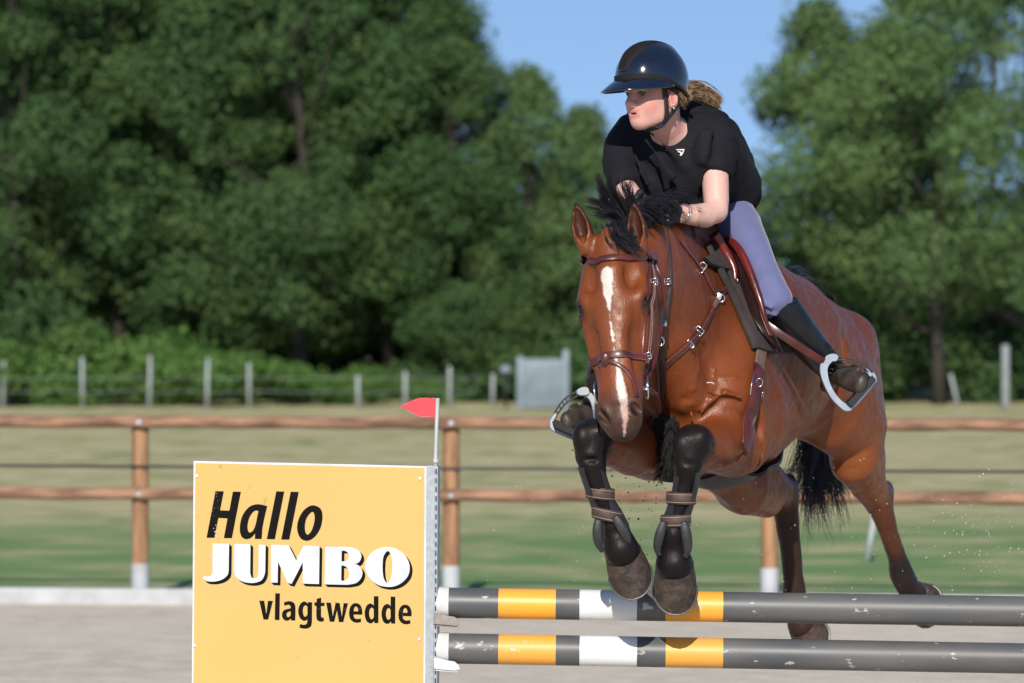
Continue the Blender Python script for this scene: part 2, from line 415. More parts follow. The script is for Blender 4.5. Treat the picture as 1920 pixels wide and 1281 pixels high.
# slim white stakes of the pasture fence far behind, with their tape
M_stake = material('stake_plastic', (.36, .40, .41, 1), rough=.6)
M_tape = material('fence_tape', (.25, .30, .28, 1), rough=.7)
ST = [(5, 674, 762), (155, 674, 768), (280, 670, 770), (388, 668, 764), (467, 683, 766), (672, 706, 768), (760, 702, 772), (843, 694, 772), (923, 708, 770), (1797, 712, 775)]
names = ['at the left edge of the photo', 'second from the left edge', 'third from the left edge', 'fourth from the left edge', 'fifth from the left edge', 'left of the red flag', 'just behind the red flag',
         'right of the red flag', 'left of the grey gate', 'leaning beside the right hand tree']
for i, (px, yt, yb) in enumerate(ST):
    Y = 79.5 + rng.uniform(-1, 1); b = P(px, 0, Y); b.z = 0
    lean = .35 * (yt < 715 and px > 1700) ; h = (yb - yt) * Y / FPX
    m = MB(); m.tube([b, b + Vector((-.16 if px > 1700 else rng.uniform(-.03, .03), 0, h))], [.040, .034], 8); m.build('stake', M_stake, None)
    o = C.objects[-1]
    tag(o, 'slim pale fence stake in the far pasture, ' + names[i], 'stake', 'pale stakes of the far pasture fence')
for z, nm in ((.62, 'upper'), (.34, 'lower')):
    m = MB(); m.tube([Vector(((px - 960) * 79.5 / FPX, 79.45, z + .03 * math.sin(px))) for px in range(-300, 960, 60)], .006, 6)
    tag(m.build('fence_tape', M_tape), nm + ' pale tape strung along the stakes before the trees', 'tape', 'tapes of the far fence')
Y = 31.5; b = P(1625, 0, Y); b.z = 0
m = MB(); m.tube([b, b + Vector((.065, 0, .38))], [.022, .026], 8)
tag(m.build('stake', M_stake), 'short white step-in stake leaning in the green grass behind the horse', 'stake')
Y = 79; b = P(1885, 0, Y); b.z = 0
m = MB(); m.box(b + Vector((0, 0, .66)), (.15, .14, 1.28), bev=.02); m.ball(b + Vector((0, 0, 1.28)), (.075, .07, .04), seg=10)
tag(m.build('concrete_post', material('weathered_concrete', (.24, .27, .28, 1), rough=.8)), 'tall pale square post standing right of the tree trunk', 'post')
# grey gate
M_gate = material('gate_panel', (.19, .24, .28, 1), rough=.5, color2=(.14, .18, .22, 1), nscale=3)
gt = empty('panel_gate', P(1018, 0, 78.5)); gt.location.z = 0
tag(gt, 'pale grey blue panelled gate between two taller posts before the trees', 'gate')
S = 78.5 / FPX
m = MB()
for k in range(12): m.box(Vector(((-38 + k * 7) * S, 0, .53)), (6.6 * S, .04 if k % 2 else .06, 1.0), bev=.006)
m.build('panel', M_gate, gt)
for dx, h in ((-43 * S, 1.08), (43 * S, 1.22)): MB().box(Vector((dx, 0, h / 2)), (.13, .13, h), bev=.01).build('gate_post', M_gate, gt)
b = P(948, 693, 79); m = MB(); m.ball(b, (.13, .08, .10), seg=14); m.build('lamp_head', M_gate); o = C.objects[-1]
m = MB(); m.tube([(b.x, b.y, 0), (b.x, b.y, b.z - .1)], .03, 8); m.build('stem', M_dark, o)
o.name = 'round_marker'; tag(o, 'round white marker on a dark stem left of the grey gate', 'marker')

# ------------------------------------------------------------------ trees and bushes
def leaf_mat(name, c1, c2, c3):
    m = bpy.data.materials.new(name); m.use_nodes = True; nt = m.node_tree; b = nt.nodes['Principled BSDF']; out = nt.nodes['Material Output']
    b.inputs['Roughness'].default_value = .7; b.inputs['Specular IOR Level'].default_value = .15
    at = nt.nodes.new('ShaderNodeAttribute'); at.attribute_name = 'coat'
    sp = nt.nodes.new('ShaderNodeSeparateColor'); nt.links.new(at.outputs['Color'], sp.inputs[0])
    a_ = nt.nodes.new('ShaderNodeMix'); a_.data_type = 'RGBA'; a_.inputs['A'].default_value = c1; a_.inputs['B'].default_value = c2; nt.links.new(sp.outputs[0], a_.inputs['Factor'])
    d_ = nt.nodes.new('ShaderNodeMix'); d_.data_type = 'RGBA'; d_.inputs['B'].default_value = c3; nt.links.new(a_.outputs['Result'], d_.inputs['A']); nt.links.new(sp.outputs[1], d_.inputs['Factor'])
    nt.links.new(d_.outputs['Result'], b.inputs['Base Color'])
    tr = nt.nodes.new('ShaderNodeBsdfTranslucent'); nt.links.new(d_.outputs['Result'], tr.inputs['Color'])
    mx = nt.nodes.new('ShaderNodeMixShader'); mx.inputs[0].default_value = .22
    nt.links.new(b.outputs[0], mx.inputs[1]); nt.links.new(tr.outputs[0], mx.inputs[2]); nt.links.new(mx.outputs[0], out.inputs['Surface'])
    return m
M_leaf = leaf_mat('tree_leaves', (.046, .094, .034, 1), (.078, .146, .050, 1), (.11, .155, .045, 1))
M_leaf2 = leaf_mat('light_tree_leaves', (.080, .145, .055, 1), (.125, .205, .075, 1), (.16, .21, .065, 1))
M_bush = leaf_mat('bush_leaves', (.072, .150, .038, 1), (.108, .205, .050, 1), (.15, .21, .06, 1))
M_bark = material('bark', (.045, .040, .030, 1), rough=.9, color2=(.025, .022, .018, 1), nscale=5, bump=.8, bscale=14, stretch=(3, 3, .6))
def leaves(lobes, per, size, r):
    """lobes: n x 4 (centre, radius) -> leaf quads spread over the outer half of each lobe"""
    VV, cc = [], []
    for lb in lobes:
        n = int(per * (lb[3] / .8) ** 2); d = r.normal(size=(n, 3)); d /= np.linalg.norm(d, axis=1)[:, None]
        rad = lb[3] * (1 - .55 * r.random(n) ** 1.7)[:, None] * (1 + .18 * np.sin(d[:, :1] * 5 + lb[0]) * np.sin(d[:, 2:] * 6 + lb[1]))
        p = lb[:3] + d * rad * A((1, 1, .82))
        nn = d * .6 + r.normal(size=(n, 3)) * .55 + A((0, 0, .25)); nn /= np.linalg.norm(nn, axis=1)[:, None]
        u = np.cross(nn, r.normal(size=(n, 3))); u /= np.linalg.norm(u, axis=1)[:, None]; w = np.cross(nn, u)
        s_ = size * r.uniform(.6, 1.35, (n, 1))
        q = np.stack([p - u * s_ * .5, p + w * s_ * .36, p + u * s_ * .5, p - w * s_ * .36], 1)
        VV.append(q.reshape(-1, 3)); c = np.zeros((n, 3)); c[:, 0] = r.random(n); c[:, 1] = (r.random() < .3) * .5 * r.random(n); cc.append(np.repeat(c, 4, axis=0))
    V = np.concatenate(VV); F = np.arange(len(V)).reshape(-1, 4); return V, F, np.concatenate(cc)
def crown_mesh(seed, R, h0, h1, nl, per, size, hole=None):
    r = np.random.default_rng(seed); L = []
    while len(L) < nl:
        z = h0 + (h1 - h0) * r.random() ** .9; q = (z - h0) / (h1 - h0)
        rr = R * (math.sin(math.pi * min(1, .12 + q * .93) ** .85) ** .6) * (.35 + .70 * r.random() ** .5); th = r.uniform(0, 6.283)
        L.append((rr * math.cos(th), rr * math.sin(th), z, (.38 + .95 * r.random() ** 2) * (1 - .25 * q)))
    for q in range(16 if R < 2.8 else 0):
        th = r.uniform(0, 6.283); L.append((.85 * math.cos(th), .85 * math.sin(th), h0 + (h1 - h0) * (.1 + .75 * q / 16), r.uniform(.6, .9)))
    V, F, c = leaves(np.array(L), per, size, r); me = mesh_np('crown', V, F, c); return me, L
def trunk_mesh(seed, H, L, r0=.20):
    r = np.random.default_rng(seed); m = MB(); pts = [(0, 0, -.05)]
    for k in range(1, 8): pts.append((.14 * math.sin(k * .9 + seed), .14 * math.cos(k * .7 + seed), H * k / 7))
    m.tube(pts, [r0 * 1.25] + [r0 * (1 - .11 * k) for k in range(1, 8)], 10)
    for lb in L[::5]:
        z = max(H * .18, lb[2] * .72 - .4); k = min(7, z / H * 7); b = np.interp(z, [p[2] for p in pts], [p[0] for p in pts]); b2 = np.interp(z, [p[2] for p in pts], [p[1] for p in pts])
        mid = ((b + lb[0]) / 2 + r.uniform(-.2, .2), (b2 + lb[1]) / 2 + r.uniform(-.2, .2), (z + lb[2]) / 2 - .1)
        m.tube([(b, b2, z), mid, lb[:3]], [r0 * .30, r0 * .18, .02], 6)
    bmesh.ops.recalc_face_normals(m.bm, faces=m.bm.faces[:]); me = bpy.data.meshes.new('trunk'); m.bm.to_mesh(me); m.bm.free(); return me
KINDS_ = []
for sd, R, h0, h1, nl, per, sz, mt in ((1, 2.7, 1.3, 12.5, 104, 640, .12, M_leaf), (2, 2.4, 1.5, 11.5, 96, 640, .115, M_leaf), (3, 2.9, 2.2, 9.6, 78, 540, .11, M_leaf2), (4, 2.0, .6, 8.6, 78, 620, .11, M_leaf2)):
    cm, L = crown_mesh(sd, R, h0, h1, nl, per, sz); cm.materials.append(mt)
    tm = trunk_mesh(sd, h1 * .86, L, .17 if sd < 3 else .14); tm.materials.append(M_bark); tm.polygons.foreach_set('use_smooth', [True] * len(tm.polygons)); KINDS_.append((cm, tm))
def tree(kind, px, Y, h, rz, label, group, name='broadleaf_tree'):
    b = P(px, 0, Y); b.z = 0; t = empty(name, b); t.rotation_euler.z = rz
    s_ = h; t.scale = (s_, s_, s_); tag(t, label, 'tree', group)
    cm, tm = KINDS_[kind]; link('trunk', tm, None, t, False); link('crown', cm, None, t, False); return t
dense = [(0, 30, 84, 1.0, 0, 'dark dense tree filling the left edge of the photo'), (1, 215, 86, 1.05, 1.0, 'dense dark tree second from the left edge'),
         (0, 400, 85, .98, 2.1, 'tall dense tree left of the middle of the wood'), (1, 560, 84, 1.0, 3.0, 'dense tree above the yellow board'),
         (0, 735, 87, .92, 4.0, 'tall tree of the wood straight above the red flag'), (1, 838, 85, .80, 5.2, 'tree with the rounded top at the right end of the high wood'),
         (3, 985, 86, .85, .5, 'lower light green tree between the wood and the rider'), (3, 1095, 88, .76, 2.2, 'low light green tree right behind the ears of the horse'),
         (1, 120, 92, 1.05, 2.6, 'tree in the second row behind the left edge'), (0, 310, 93, 1.05, .7, 'second row tree a third of the way into the wood'),
         (1, 480, 93, 1.08, 1.7, 'second row tree behind the dense middle of the wood'), (0, 650, 94, 1.0, 5.0, 'second row tree deep behind the red flag')]
for k_, px, Y, h, rz, lb in dense: tree(k_, px, Y, h, rz, lb, 'trees of the left wood')
right = [(2, 1762, 82, 1.0, .3, 'light green tree with the bare trunk right of the horse'), (2, 1940, 84, 1.02, 2.0, 'tree cut off by the right edge of the photo'),
         (3, 1535, 86, 1.02, 1.1, 'tree whose crown rises just right of the rider'), (3, 1660, 90, 1.0, 4.4, 'tree behind the gap right of the rider'),
         (2, 1850, 90, 1.06, 5.1, 'tree in the second row near the right edge')]
for k_, px, Y, h, rz, lb in right: tree(k_, px, Y, h, rz, lb, 'trees of the right hand copse')
def bush_mesh(seed, w, h, per=420, size=.10, nl=14):
    r = np.random.default_rng(seed); L = [(r.uniform(-w, w), r.uniform(-.5, .5), r.uniform(.12, h), r.uniform(.28, .5)) for _ in range(nl)]
    V, F, c = leaves(np.array(L), per * 2.2, size, r); return mesh_np('bush', V, F, c)
BM = [bush_mesh(21, 1.1, .85), bush_mesh(22, 1.3, .65), bush_mesh(23, .9, 1.0)]
for b_ in BM: b_.materials.append(M_bush)
BD = [m_.copy() for m_ in BM]
for b_ in BD: b_.materials.clear(); b_.materials.append(M_leaf)
k_ = 0
for px, s_, w in [(-30, 1.45, 'at the left edge of the photo'), (75, 1.55, 'between the first two stakes'), (170, 1.35, 'behind the second stake'), (262, 1.5, 'behind the third stake'), (350, 1.3, 'between the third and fourth stakes'), (440, .95, 'behind the fifth stake'),
              (530, .85, 'above the left half of the yellow board'), (610, .8, 'above the middle of the yellow board'), (700, .7, 'left of the red flag'), (790, .55, 'just behind the red flag')]:
    b = P(px, 0, 81.8); o = link('bush', BM[k_ % 3], None, None, False); o.location = (b.x, 81.8 + rng.uniform(-.5, .5), 0); o.scale = (s_,) * 3; o.rotation_euler.z = k_ * 1.3; k_ += 1
    tag(o, 'bright green bush below the dark wood, ' + w, 'bush', 'bright bushes along the wood')
for px, s_, w in [(880, 1.2, 'right of the red flag'), (960, 1.3, 'left behind the grey gate'), (1045, 1.4, 'behind the grey gate'), (1130, 1.4, 'behind the muzzle of the horse'), (1420, 1.4, 'behind the saddle'), (1500, 1.5, 'behind the croup'),
              (1590, 1.5, 'right of the stirrup'), (1680, 1.6, 'left of the bare trunk'), (1830, 1.5, 'between the bare trunk and the tall post'), (1910, 1.6, 'at the right edge of the photo')]:
    b = P(px, 0, 85); o = link('bush', BD[k_ % 3], None, None, False); o.location = (b.x, 85 + rng.uniform(-.5, .5), 0); o.scale = (s_,) * 3; o.rotation_euler.z = k_ * 1.3; k_ += 1
    tag(o, 'dark green bush under the trees, ' + w, 'bush', 'dark bushes under the trees')
# the wood goes on behind as one mass of foliage
r = np.random.default_rng(5)
L = [(r.uniform(-13, 2.0), 97 + r.uniform(-1.5, 1.5), r.uniform(.3, 9.0), r.uniform(.9, 1.6)) for _ in range(130)] + [(r.uniform(-13, 2.0), 95 + r.uniform(-1, 1), r.uniform(.2, 2.6), r.uniform(.8, 1.2)) for _ in range(80)] + [(r.uniform(2, 14), 99 + r.uniform(-1.5, 1.5), r.uniform(.3, 3.4), r.uniform(.8, 1.3)) for _ in range(60)]
L = [q for q in L if not (-1.4 < q[0] < 3.5 and q[2] > 5.6 - .5 * max(0, q[0]))]
V, F, c = leaves(np.array(L), 170, .26, r)
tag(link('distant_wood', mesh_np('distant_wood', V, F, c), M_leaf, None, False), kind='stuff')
# ------------------------------------------------------------------ the horse
up = np.array((0, 0, 1.0))
HF = np.array((-.41, -.912, 0)); HL = np.array((.912, -.41, 0))          # where the horse points, and its left side
hd = A((.052, -.28, -.957)); hd /= np.linalg.norm(hd)                      # head: down the face, to its left, out of the face
hs = A((.972, -.232, 0)); hs -= hs.dot(hd) * hd; hs /= np.linalg.norm(hs)
ho = np.cross(hs, hd); ho = ho if ho[1] < 0 else -ho
H0 = A(P(1145, 562, 11.95)) - .22 * hd
def H(u, t, o): return H0 + u * hs + t * hd + o * ho
HR = (hs, hd, ho)
def head_uv(V):
    d = V - H0; return d @ hs, d @ hd, d @ ho

hz = Solid()
# trunk
def T(back, z, side=0.0):
    """a point of the trunk: metres behind the breast, height, metres to the horse's left"""
    c = A(P(1255, 780, 12.62)); c = c - HF * back + HL * side; c[2] = z; return c
hz.chain([(T(.12, 1.86), .19, .25), (T(.36, 1.90), .245, .365), (T(.62, 1.92), .285, .375), (T(.90, 1.93), .295, .305), (T(1.12, 1.90), .245, .255)], HL, k=.05)
hz.chain([(T(1.02, 1.985), .155, .175), (T(1.26, 1.94), .180, .200), (T(1.44, 1.87), .16, .18)], HL, k=.11)        # croup
hz.ell(T(.38, 2.22), (.075, .30, .12), (HL, HF, up), k=.14)                                                        # withers
# breast
hz.ell(T(.06, 1.745, .115), (.145, .14, .17), (HL, HF, up), k=.07)
hz.ell(T(.06, 1.735, -.105), (.135, .14, .17), (HL, HF, up), k=.07)
hz.ell(T(.07, 1.63, .0), (.12, .12, .10), (HL, HF, up), k=.08)
# shoulder blades
for s_ in (1, -1):
    hz.chain([(T(.46, 2.17, .11 * s_), .08, .10), (T(.20, 1.92, .185 * s_), .085, .14), (T(.09, 1.80, .185 * s_), .095, .12)], HL, k=.07)
    hz.ell(T(.30, 1.72, .20 * s_), (.095, .17, .15), (HL, HF, up), k=.06)
# neck
hz.chain([(H(0, .10, -.14), .085, .12), (P(1228, 545, 12.38), .095, .19), (P(1272, 610, 12.62), .135, .27), (P(1300, 655, 12.80), .19, .34)], HL, k=.06)
hz.chain([(P(1200, 455, 12.3), .045, .05), (P(1262, 446, 12.6), .055, .08), (P(1312, 452, 12.92), .065, .10)], HL, k=.08)   # crest
hz.rod(P(1260, 640, 12.42), P(1290, 740, 12.50), .06, .06, k=.05)
# left foreleg
KL = P(1298, 832, 12.30); FL = P(1263, 1012, 12.30)
hz.chain([(P(1385, 800, 12.72), .10, .12), (P(1368, 832, 12.60), .098, .105), (P(1335, 838, 12.44), .078, .076), (P(1306, 832, 12.33), .060, .060)], HL, k=.045)
hz.ell(P(1392, 852, 12.68), (.05, .08, .05), k=.09)
hz.chain([(KL, .062, .062), (P(1290, 868, 12.28), .048, .05), (P(1284, 905, 12.29), .034, .036), (P(1270, 965, 12.30), .031, .034), (P(1263, 1000, 12.30), .042, .046), (P(1262, 1022, 12.32), .047, .050), (P(1263, 1040, 12.33), .050, .047), (P(1265, 1058, 12.34), .062, .054)], (1, 0, 0), k=.02)
hz.ell(P(1281, 838, 12.265), (.034, .03, .045), k=.014); hz.ell(P(1316, 824, 12.275), (.026, .03, .04), k=.014)
hz.rod(P(1274, 905, 12.245), P(1262, 975, 12.25), .004, .004, k=.012, op='s'); hz.rod(P(1296, 905, 12.25), P(1278, 975, 12.255), .004, .004, k=.012, op='s')
hz.rod(P(1284, 868, 12.232), P(1300, 872, 12.235), .006, .006, k=.016, op='s')
# right foreleg
KR = P(1108, 820, 12.22); FR = P(1150, 985, 12.22)
hz.chain([(P(1215, 830, 12.70), .10, .12), (P(1185, 835, 12.55), .09, .10), (P(1140, 830, 12.36), .072, .074), (P(1112, 822, 12.25), .058, .058)], HL, k=.045)
hz.chain([(KR, .059, .060), (P(1108, 855, 12.20), .050, .05), (P(1117, 895, 12.20), .034, .036), (P(1134, 950, 12.22), .031, .034), (P(1147, 982, 12.23), .042, .046), (P(1154, 1000, 12.24), .046, .049), (P(1161, 1018, 12.25), .049, .046), (P(1167, 1034, 12.26), .060, .053)], (1, 0, 0), k=.02)
hz.ell(P(1093, 822, 12.185), (.032, .03, .045), k=.014); hz.ell(P(1120, 812, 12.19), (.028, .03, .036), k=.014)
hz.rod(P(1098, 862, 12.16), P(1116, 862, 12.16), .006, .006, k=.016, op='s')
# left hind leg
hz.chain([(T(1.12, 1.87, .155), .105, .17), (T(1.22, 1.77, .165), .115, .215), (P(1600, 800, 13.78), .11, .16), (P(1603, 855, 13.76), .092, .115), (P(1622, 895, 13.86), .066, .08), (P(1645, 935, 13.98), .050, .058)], HL, k=.12)
hz.chain([(T(1.38, 1.96, .12), .12, .14), (T(1.46, 1.78, .13), .10, .13), (P(1626, 850, 13.92), .06, .085)], HL, k=.08)
hz.ell(P(1664, 924, 14.03), (.024, .035, .045), k=.04)
hz.chain([(P(1645, 930, 13.98), .05, .058), (P(1655, 962, 14.0), .041, .044), (P(1668, 1005, 14.04), .033, .036), (P(1682, 1045, 14.09), .034, .037), (P(1690, 1076, 14.12), .044, .046), (P(1700, 1096, 14.15), .046, .045), (P(1712, 1112, 14.20), .050, .048)], HL, k=.02)
# right hind leg
hz.chain([(T(1.05, 1.75, -.13), .12, .20), (P(1385, 875, 13.45), .11, .15), (P(1425, 905, 13.60), .085, .10), (P(1466, 925, 13.80), .052, .062)], HL, k=.08)
hz.chain([(P(1340, 880, 13.2), .07, .07), (P(1400, 925, 13.40), .075, .075), (P(1440, 940, 13.6), .05, .055)], HL, k=.05)
hz.ell(P(1480, 908, 13.85), (.024, .035, .04), k=.04)
hz.chain([(P(1468, 925, 13.80), .053, .058), (P(1474, 965, 13.82), .045, .047), (P(1481, 1020, 13.84), .038, .040), (P(1487, 1080, 13.86), .037, .039), (P(1490, 1120, 13.88), .044, .046), (P(1496, 1150, 13.9), .045, .046), (P(1502, 1172, 13.9), .052, .05)], HL, k=.02)
hz.ell(P(1264, 1058, 12.31), (.058, .050, .056), k=.02); hz.ell(P(1165, 1030, 12.22), (.055, .050, .055), k=.02)
# head
hz.chain([(H(0, .03, -.085), .070, .07), (H(0, .10, -.09), .088, .085), (H(0, .20, -.098), .097, .098), (H(0, .30, -.088), .090, .088), (H(0, .40, -.080), .080, .080),
          (H(0, .50, -.070), .070, .070), (H(0, .57, -.062), .064, .060)], hs, k=.05)
hz.chain([(H(0, .12, -.022), .052, .020), (H(0, .24, -.019), .054, .020), (H(0, .36, -.017), .042, .018), (H(0, .54, -.014), .030, .016)], hs, k=.03)     # flat face
hz.ell(H(0, .605, -.056), (.058, .042, .050), HR, k=.03)                    # muzzle
hz.ell(H(0, .638, -.052), (.040, .022, .030), HR, k=.02)                   # upper lip
hz.ell(H(.0, .622, -.100), (.036, .030, .028), HR, k=.012)                  # chin
hz.chain([(H(.052, .575, -.088), .003, .003), (H(.040, .625, -.078), .0035, .0035), (H(0, .656, -.074), .004, .004), (H(-.040, .625, -.078), .0035, .0035)], ho, k=.008, op='s')
for s_ in (1, -1):
    hz.ell(H(.082 * s_, .255, -.175), (.034, .125, .095), HR, k=.05)
    hz.ell(H(.070 * s_, .15, -.125), (.034, .075, .06), HR, k=.05)         # cheek
    hz.chain([(H(.040 * s_, .36, -.15), .028, .045), (H(.026 * s_, .50, -.12), .024, .032), (H(.018 * s_, .60, -.105), .022, .026)], hs, k=.04)
    hz.ell(H(.086 * s_, .205, -.062), (.026, .048, .044), HR, k=.04)       # eye socket
    hz.ell(H(.112 * s_, .230, -.052), (.014, .018, .026), HR, k=.012, op='s')
    hz.rod(H(.092 * s_, .192, -.040), H(.110 * s_, .205, -.062), .010, .011, k=.014)  # upper lid
    hz.rod(H(.104 * s_, .250, -.050), H(.104 * s_, .246, -.078), .007, .007, k=.012)  # lower lid
    hz.rod(H(.090 * s_, .28, -.075), H(.080 * s_, .40, -.080), .009, .007, k=.025)    # facial crest
    hz.ell(H(.064 * s_, .14, -.028), (.016, .028, .012), HR, k=.05, op='s')           # hollow above the eye
    hz.rod(H(.072 * s_, .33, -.028), H(.066 * s_, .44, -.020), .010, .008, k=.05, op='s')
    hz.rod(H(.036 * s_, .42, -.016), H(.050 * s_, .545, -.032), .009, .011, k=.02)    # muscle to the nostril
    hz.ell(H(.044 * s_, .572, -.032), (.026, .040, .030), HR, k=.02)       # nostril wing
    hz.ell(H(.058 * s_, .578, -.004), (.0150, .026, .030), ((hs * .85 + ho * .1 - hd * .45 * s_ * s_, hd, ho)[0], hd * .9 + hs * .42 * s_, ho), k=.008, op='s')
# ears
def ear(bx, by, tx, ty, yb, lean, s_):
    b, t = A(P(bx, by, yb)), A(P(tx, ty, yb + .01)); ax = t - b; L = np.linalg.norm(ax); ax /= L
    o = A((lean, -1, 0)); o -= o.dot(ax) * ax; o /= np.linalg.norm(o); sd = np.cross(ax, o); R = (sd, ax, o)
    hz.chain([(b - ax * .01, .024, .022), (b + ax * L * .22, .033, .024), (b + ax * L * .48, .033, .020), (b + ax * L * .75, .022, .013), (b + ax * L * .93, .010, .007), (t, .004, .004)], sd, k=.02)
    hz.chain([(b + ax * L * .14 + o * .022, .010, .012), (b + ax * L * .32 + o * .018, .021, .020), (b + ax * L * .55 + o * .013, .021, .015), (b + ax * L * .80 + o * .009, .010, .009)], sd, k=.006, op='s')
    return b, ax, o, sd, L
EARS = [ear(1098, 462, 1079, 381, 12.06, -.25, -1), ear(1199, 466, 1188, 379, 12.04, -.35, 1)]
# muscles, hollows and veins
for q0, q1 in (((1424, 745, 12.58), (1421, 800, 12.60)), ((1421, 800, 12.60), (1416, 850, 12.62)), ((1416, 850, 12.62), (1400, 888, 12.64))): hz.rod(P(*q0), P(*q1), .014, .014, k=.035, op='s')
def crease(pts, r_, k, op='s'):
    for i in range(len(pts) - 1): hz.rod(pts[i], pts[i + 1], r_, r_, k=k, op=op)
crease([(.620, 12.472, 1.735), (.650, 12.478, 1.776), (.694, 12.485, 1.802), (.738, 12.496, 1.788), (.769, 12.522, 1.738), (.779, 12.518, 1.68)], .0032, .022)     # fold above the forearm
crease([(.612, 12.462, 1.752), (.646, 12.472, 1.795), (.694, 12.480, 1.822), (.745, 12.490, 1.805)], .0032, .022, 'u')
crease([(.640, 12.330, 1.612), (.690, 12.415, 1.598), (.735, 12.470, 1.606), (.762, 12.500, 1.64)], .0040, .018)
crease([(.571, 12.445, 1.785), (.580, 12.435, 1.755), (.585, 12.42, 1.735)], .0028, .018, 'u')
crease([(.560, 12.44, 1.80), (.566, 12.435, 1.76)], .003, .02)
crease([(.605, 12.450, 1.93), (.600, 12.440, 1.895), (.590, 12.434, 1.87), (.587, 12.43, 1.83)], .0035, .014, 'u')               # veins
crease([(.640, 12.52, 1.86), (.690, 12.515, 1.865), (.735, 12.52, 1.87)], .003, .013, 'u')
crease([(.66, 12.515, 1.90), (.652, 12.500, 1.84), (.63, 12.48, 1.80)], .003, .013, 'u')
hz.rod(P(1525, 570, 13.42), P(1572, 665, 13.36), .012, .012, k=.09, op='s')            # hollow on the croup
hz.rod(P(1560, 700, 13.36), P(1560, 790, 13.36), .012, .012, k=.09, op='s')            # flank

ZONE = dict()
def horse_post(F, xs, ys, zs):
    # fine relief: muscle ripple on the trunk
    X = xs[:, None, None]; Y = ys[None, :, None]; Z = zs[None, None, :]
    w = (np.abs(F) < .03)
    i, j, k = np.nonzero(w); V = np.stack([xs[i], ys[j], zs[k]], 1)
    amp = np.where(V[:, 1] > 12.35, .0022, .0007)
    F[i, j, k] += amp * (vnoise(V, 26, 3) + .6 * vnoise(V, 55, 4))
    return F
XL, XH = .19, 1.53
xs = axis_pts(.16, 1.60, .0075, [(.20, .50, .0042)])
ys = axis_pts(11.70, 14.36, .0085, [(11.70, 12.20, .0042)])
zs = axis_pts(.82, 2.46, .0075, [(1.64, 2.44, .0045)])
hV, hF_ = hz.mesh('horse', xs, ys, zs, horse_post)

# coat: bay with black points and a white blaze
brown = A((.178, .045, .0118)); red = A((.108, .026, .009)); pale = A((.27, .095, .030)); black = A((.010, .008, .009)); white = A((.60, .56, .53)); pinkc = A((.50, .31, .27))
col = np.tile(brown, (len(hV), 1)); nz = vnoise(hV, 9, 11)[:, None]; col = col * (1 + .14 * nz + .10 * vnoise(hV, 24, 12)[:, None])
def blend(c, w): 
    global col
    col = col * (1 - w[:, None]) + A(c) * w[:, None]
zrel = smooth01(-hV[:, 2], -1.80, -1.50); blend(pale, .35 * zrel * smooth01(hV[:, 1], 12.6, 13.0))
blend(red, .7 * smooth01(hV[:, 2], 1.85, 2.2) * (hV[:, 1] > 12.5))
fine = vnoise(hV, 60, 5) * .012
def legblack(pts, r, soft=.03):
    w = np.zeros(len(hV))
    for i in range(len(pts) - 1):
        d, t = segdist(hV, pts[i], pts[i + 1]); w = np.maximum(w, 1 - smooth01(d + fine, r, r + soft))
    return w
blend(black, legblack([P(1295, 832, 12.29), P(1284, 900, 12.29), P(1263, 1000, 12.3), P(1266, 1100, 12.34)], .068))
blend(black, legblack([P(1150, 1000, 12.23), P(1166, 1045, 12.24)], .085)); blend(black, legblack([P(1263, 1030, 12.31), P(1265, 1070, 12.33)], .085))
blend(black, legblack([P(1104, 820, 12.21), P(1117, 895, 12.2), P(1147, 982, 12.23), P(1180, 1080, 12.26)], .066))
blend(A((.060, .022, .013)), .85 * legblack([P(1655, 925, 14.0), P(1668, 985, 14.02), P(1690, 1060, 14.1)], .03, .10))
blend(black * 1.3 + .004, legblack([P(1688, 1062, 14.1), P(1700, 1096, 14.15), P(1740, 1125, 14.2)], .03, .09))
blend(black * 1.3 + .004, .9 * legblack([P(1478, 900, 13.86), P(1474, 965, 13.82), P(1487, 1080, 13.86), P(1502, 1180, 13.9)], .055, .05))
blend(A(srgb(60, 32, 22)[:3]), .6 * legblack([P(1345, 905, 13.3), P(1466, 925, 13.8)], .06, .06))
u, t, o = head_uv(hV); onhead = (hV[:, 1] < 12.12) & (o > -.2)
fm = .0035 * vnoise(hV, 130, 8) + .002 * vnoise(hV, 300, 9)
hw = np.interp(t, [.112, .122, .15, .175, .20, .222, .26, .36, .42, .45, .50, .55, .60, .64, .66], [0, .018, .019, .014, .018, .007, .0014, .0012, .0022, .008, .013, .012, .008, .005, 0])
cu_ = np.interp(t, [.115, .20, .30, .40, .45, .50, .56, .60, .66], [-.006, -.006, -.003, .004, .012, .016, .022, .022, .010])
blend(A(srgb(60, 49, 45)[:3]), .88 * onhead * smooth01(t, .47, .58))
blend(A(srgb(48, 40, 40)[:3]), .8 * onhead * smooth01(t, .61, .66))
wb = (1 - smooth01(np.abs(u - cu_) + fm, hw * .8, hw + .0018)) * onhead * (o > -.05) * (hw > .001)
blend(white, .95 * wb * (1 - smooth01(t, .53, .58)))
blend(pinkc, .9 * wb * smooth01(t, .53, .58))
for s_ in (1, -1):
    q = hV - H(.106 * s_, .227, -.055); blend(black * 2, .95 * (1 - smooth01(np.linalg.norm(q, axis=1), .024, .048)))
    q = hV - H(.057 * s_, .580, -.014); blend(black, .9 * (1 - smooth01(np.linalg.norm(q, axis=1), .010, .024)))
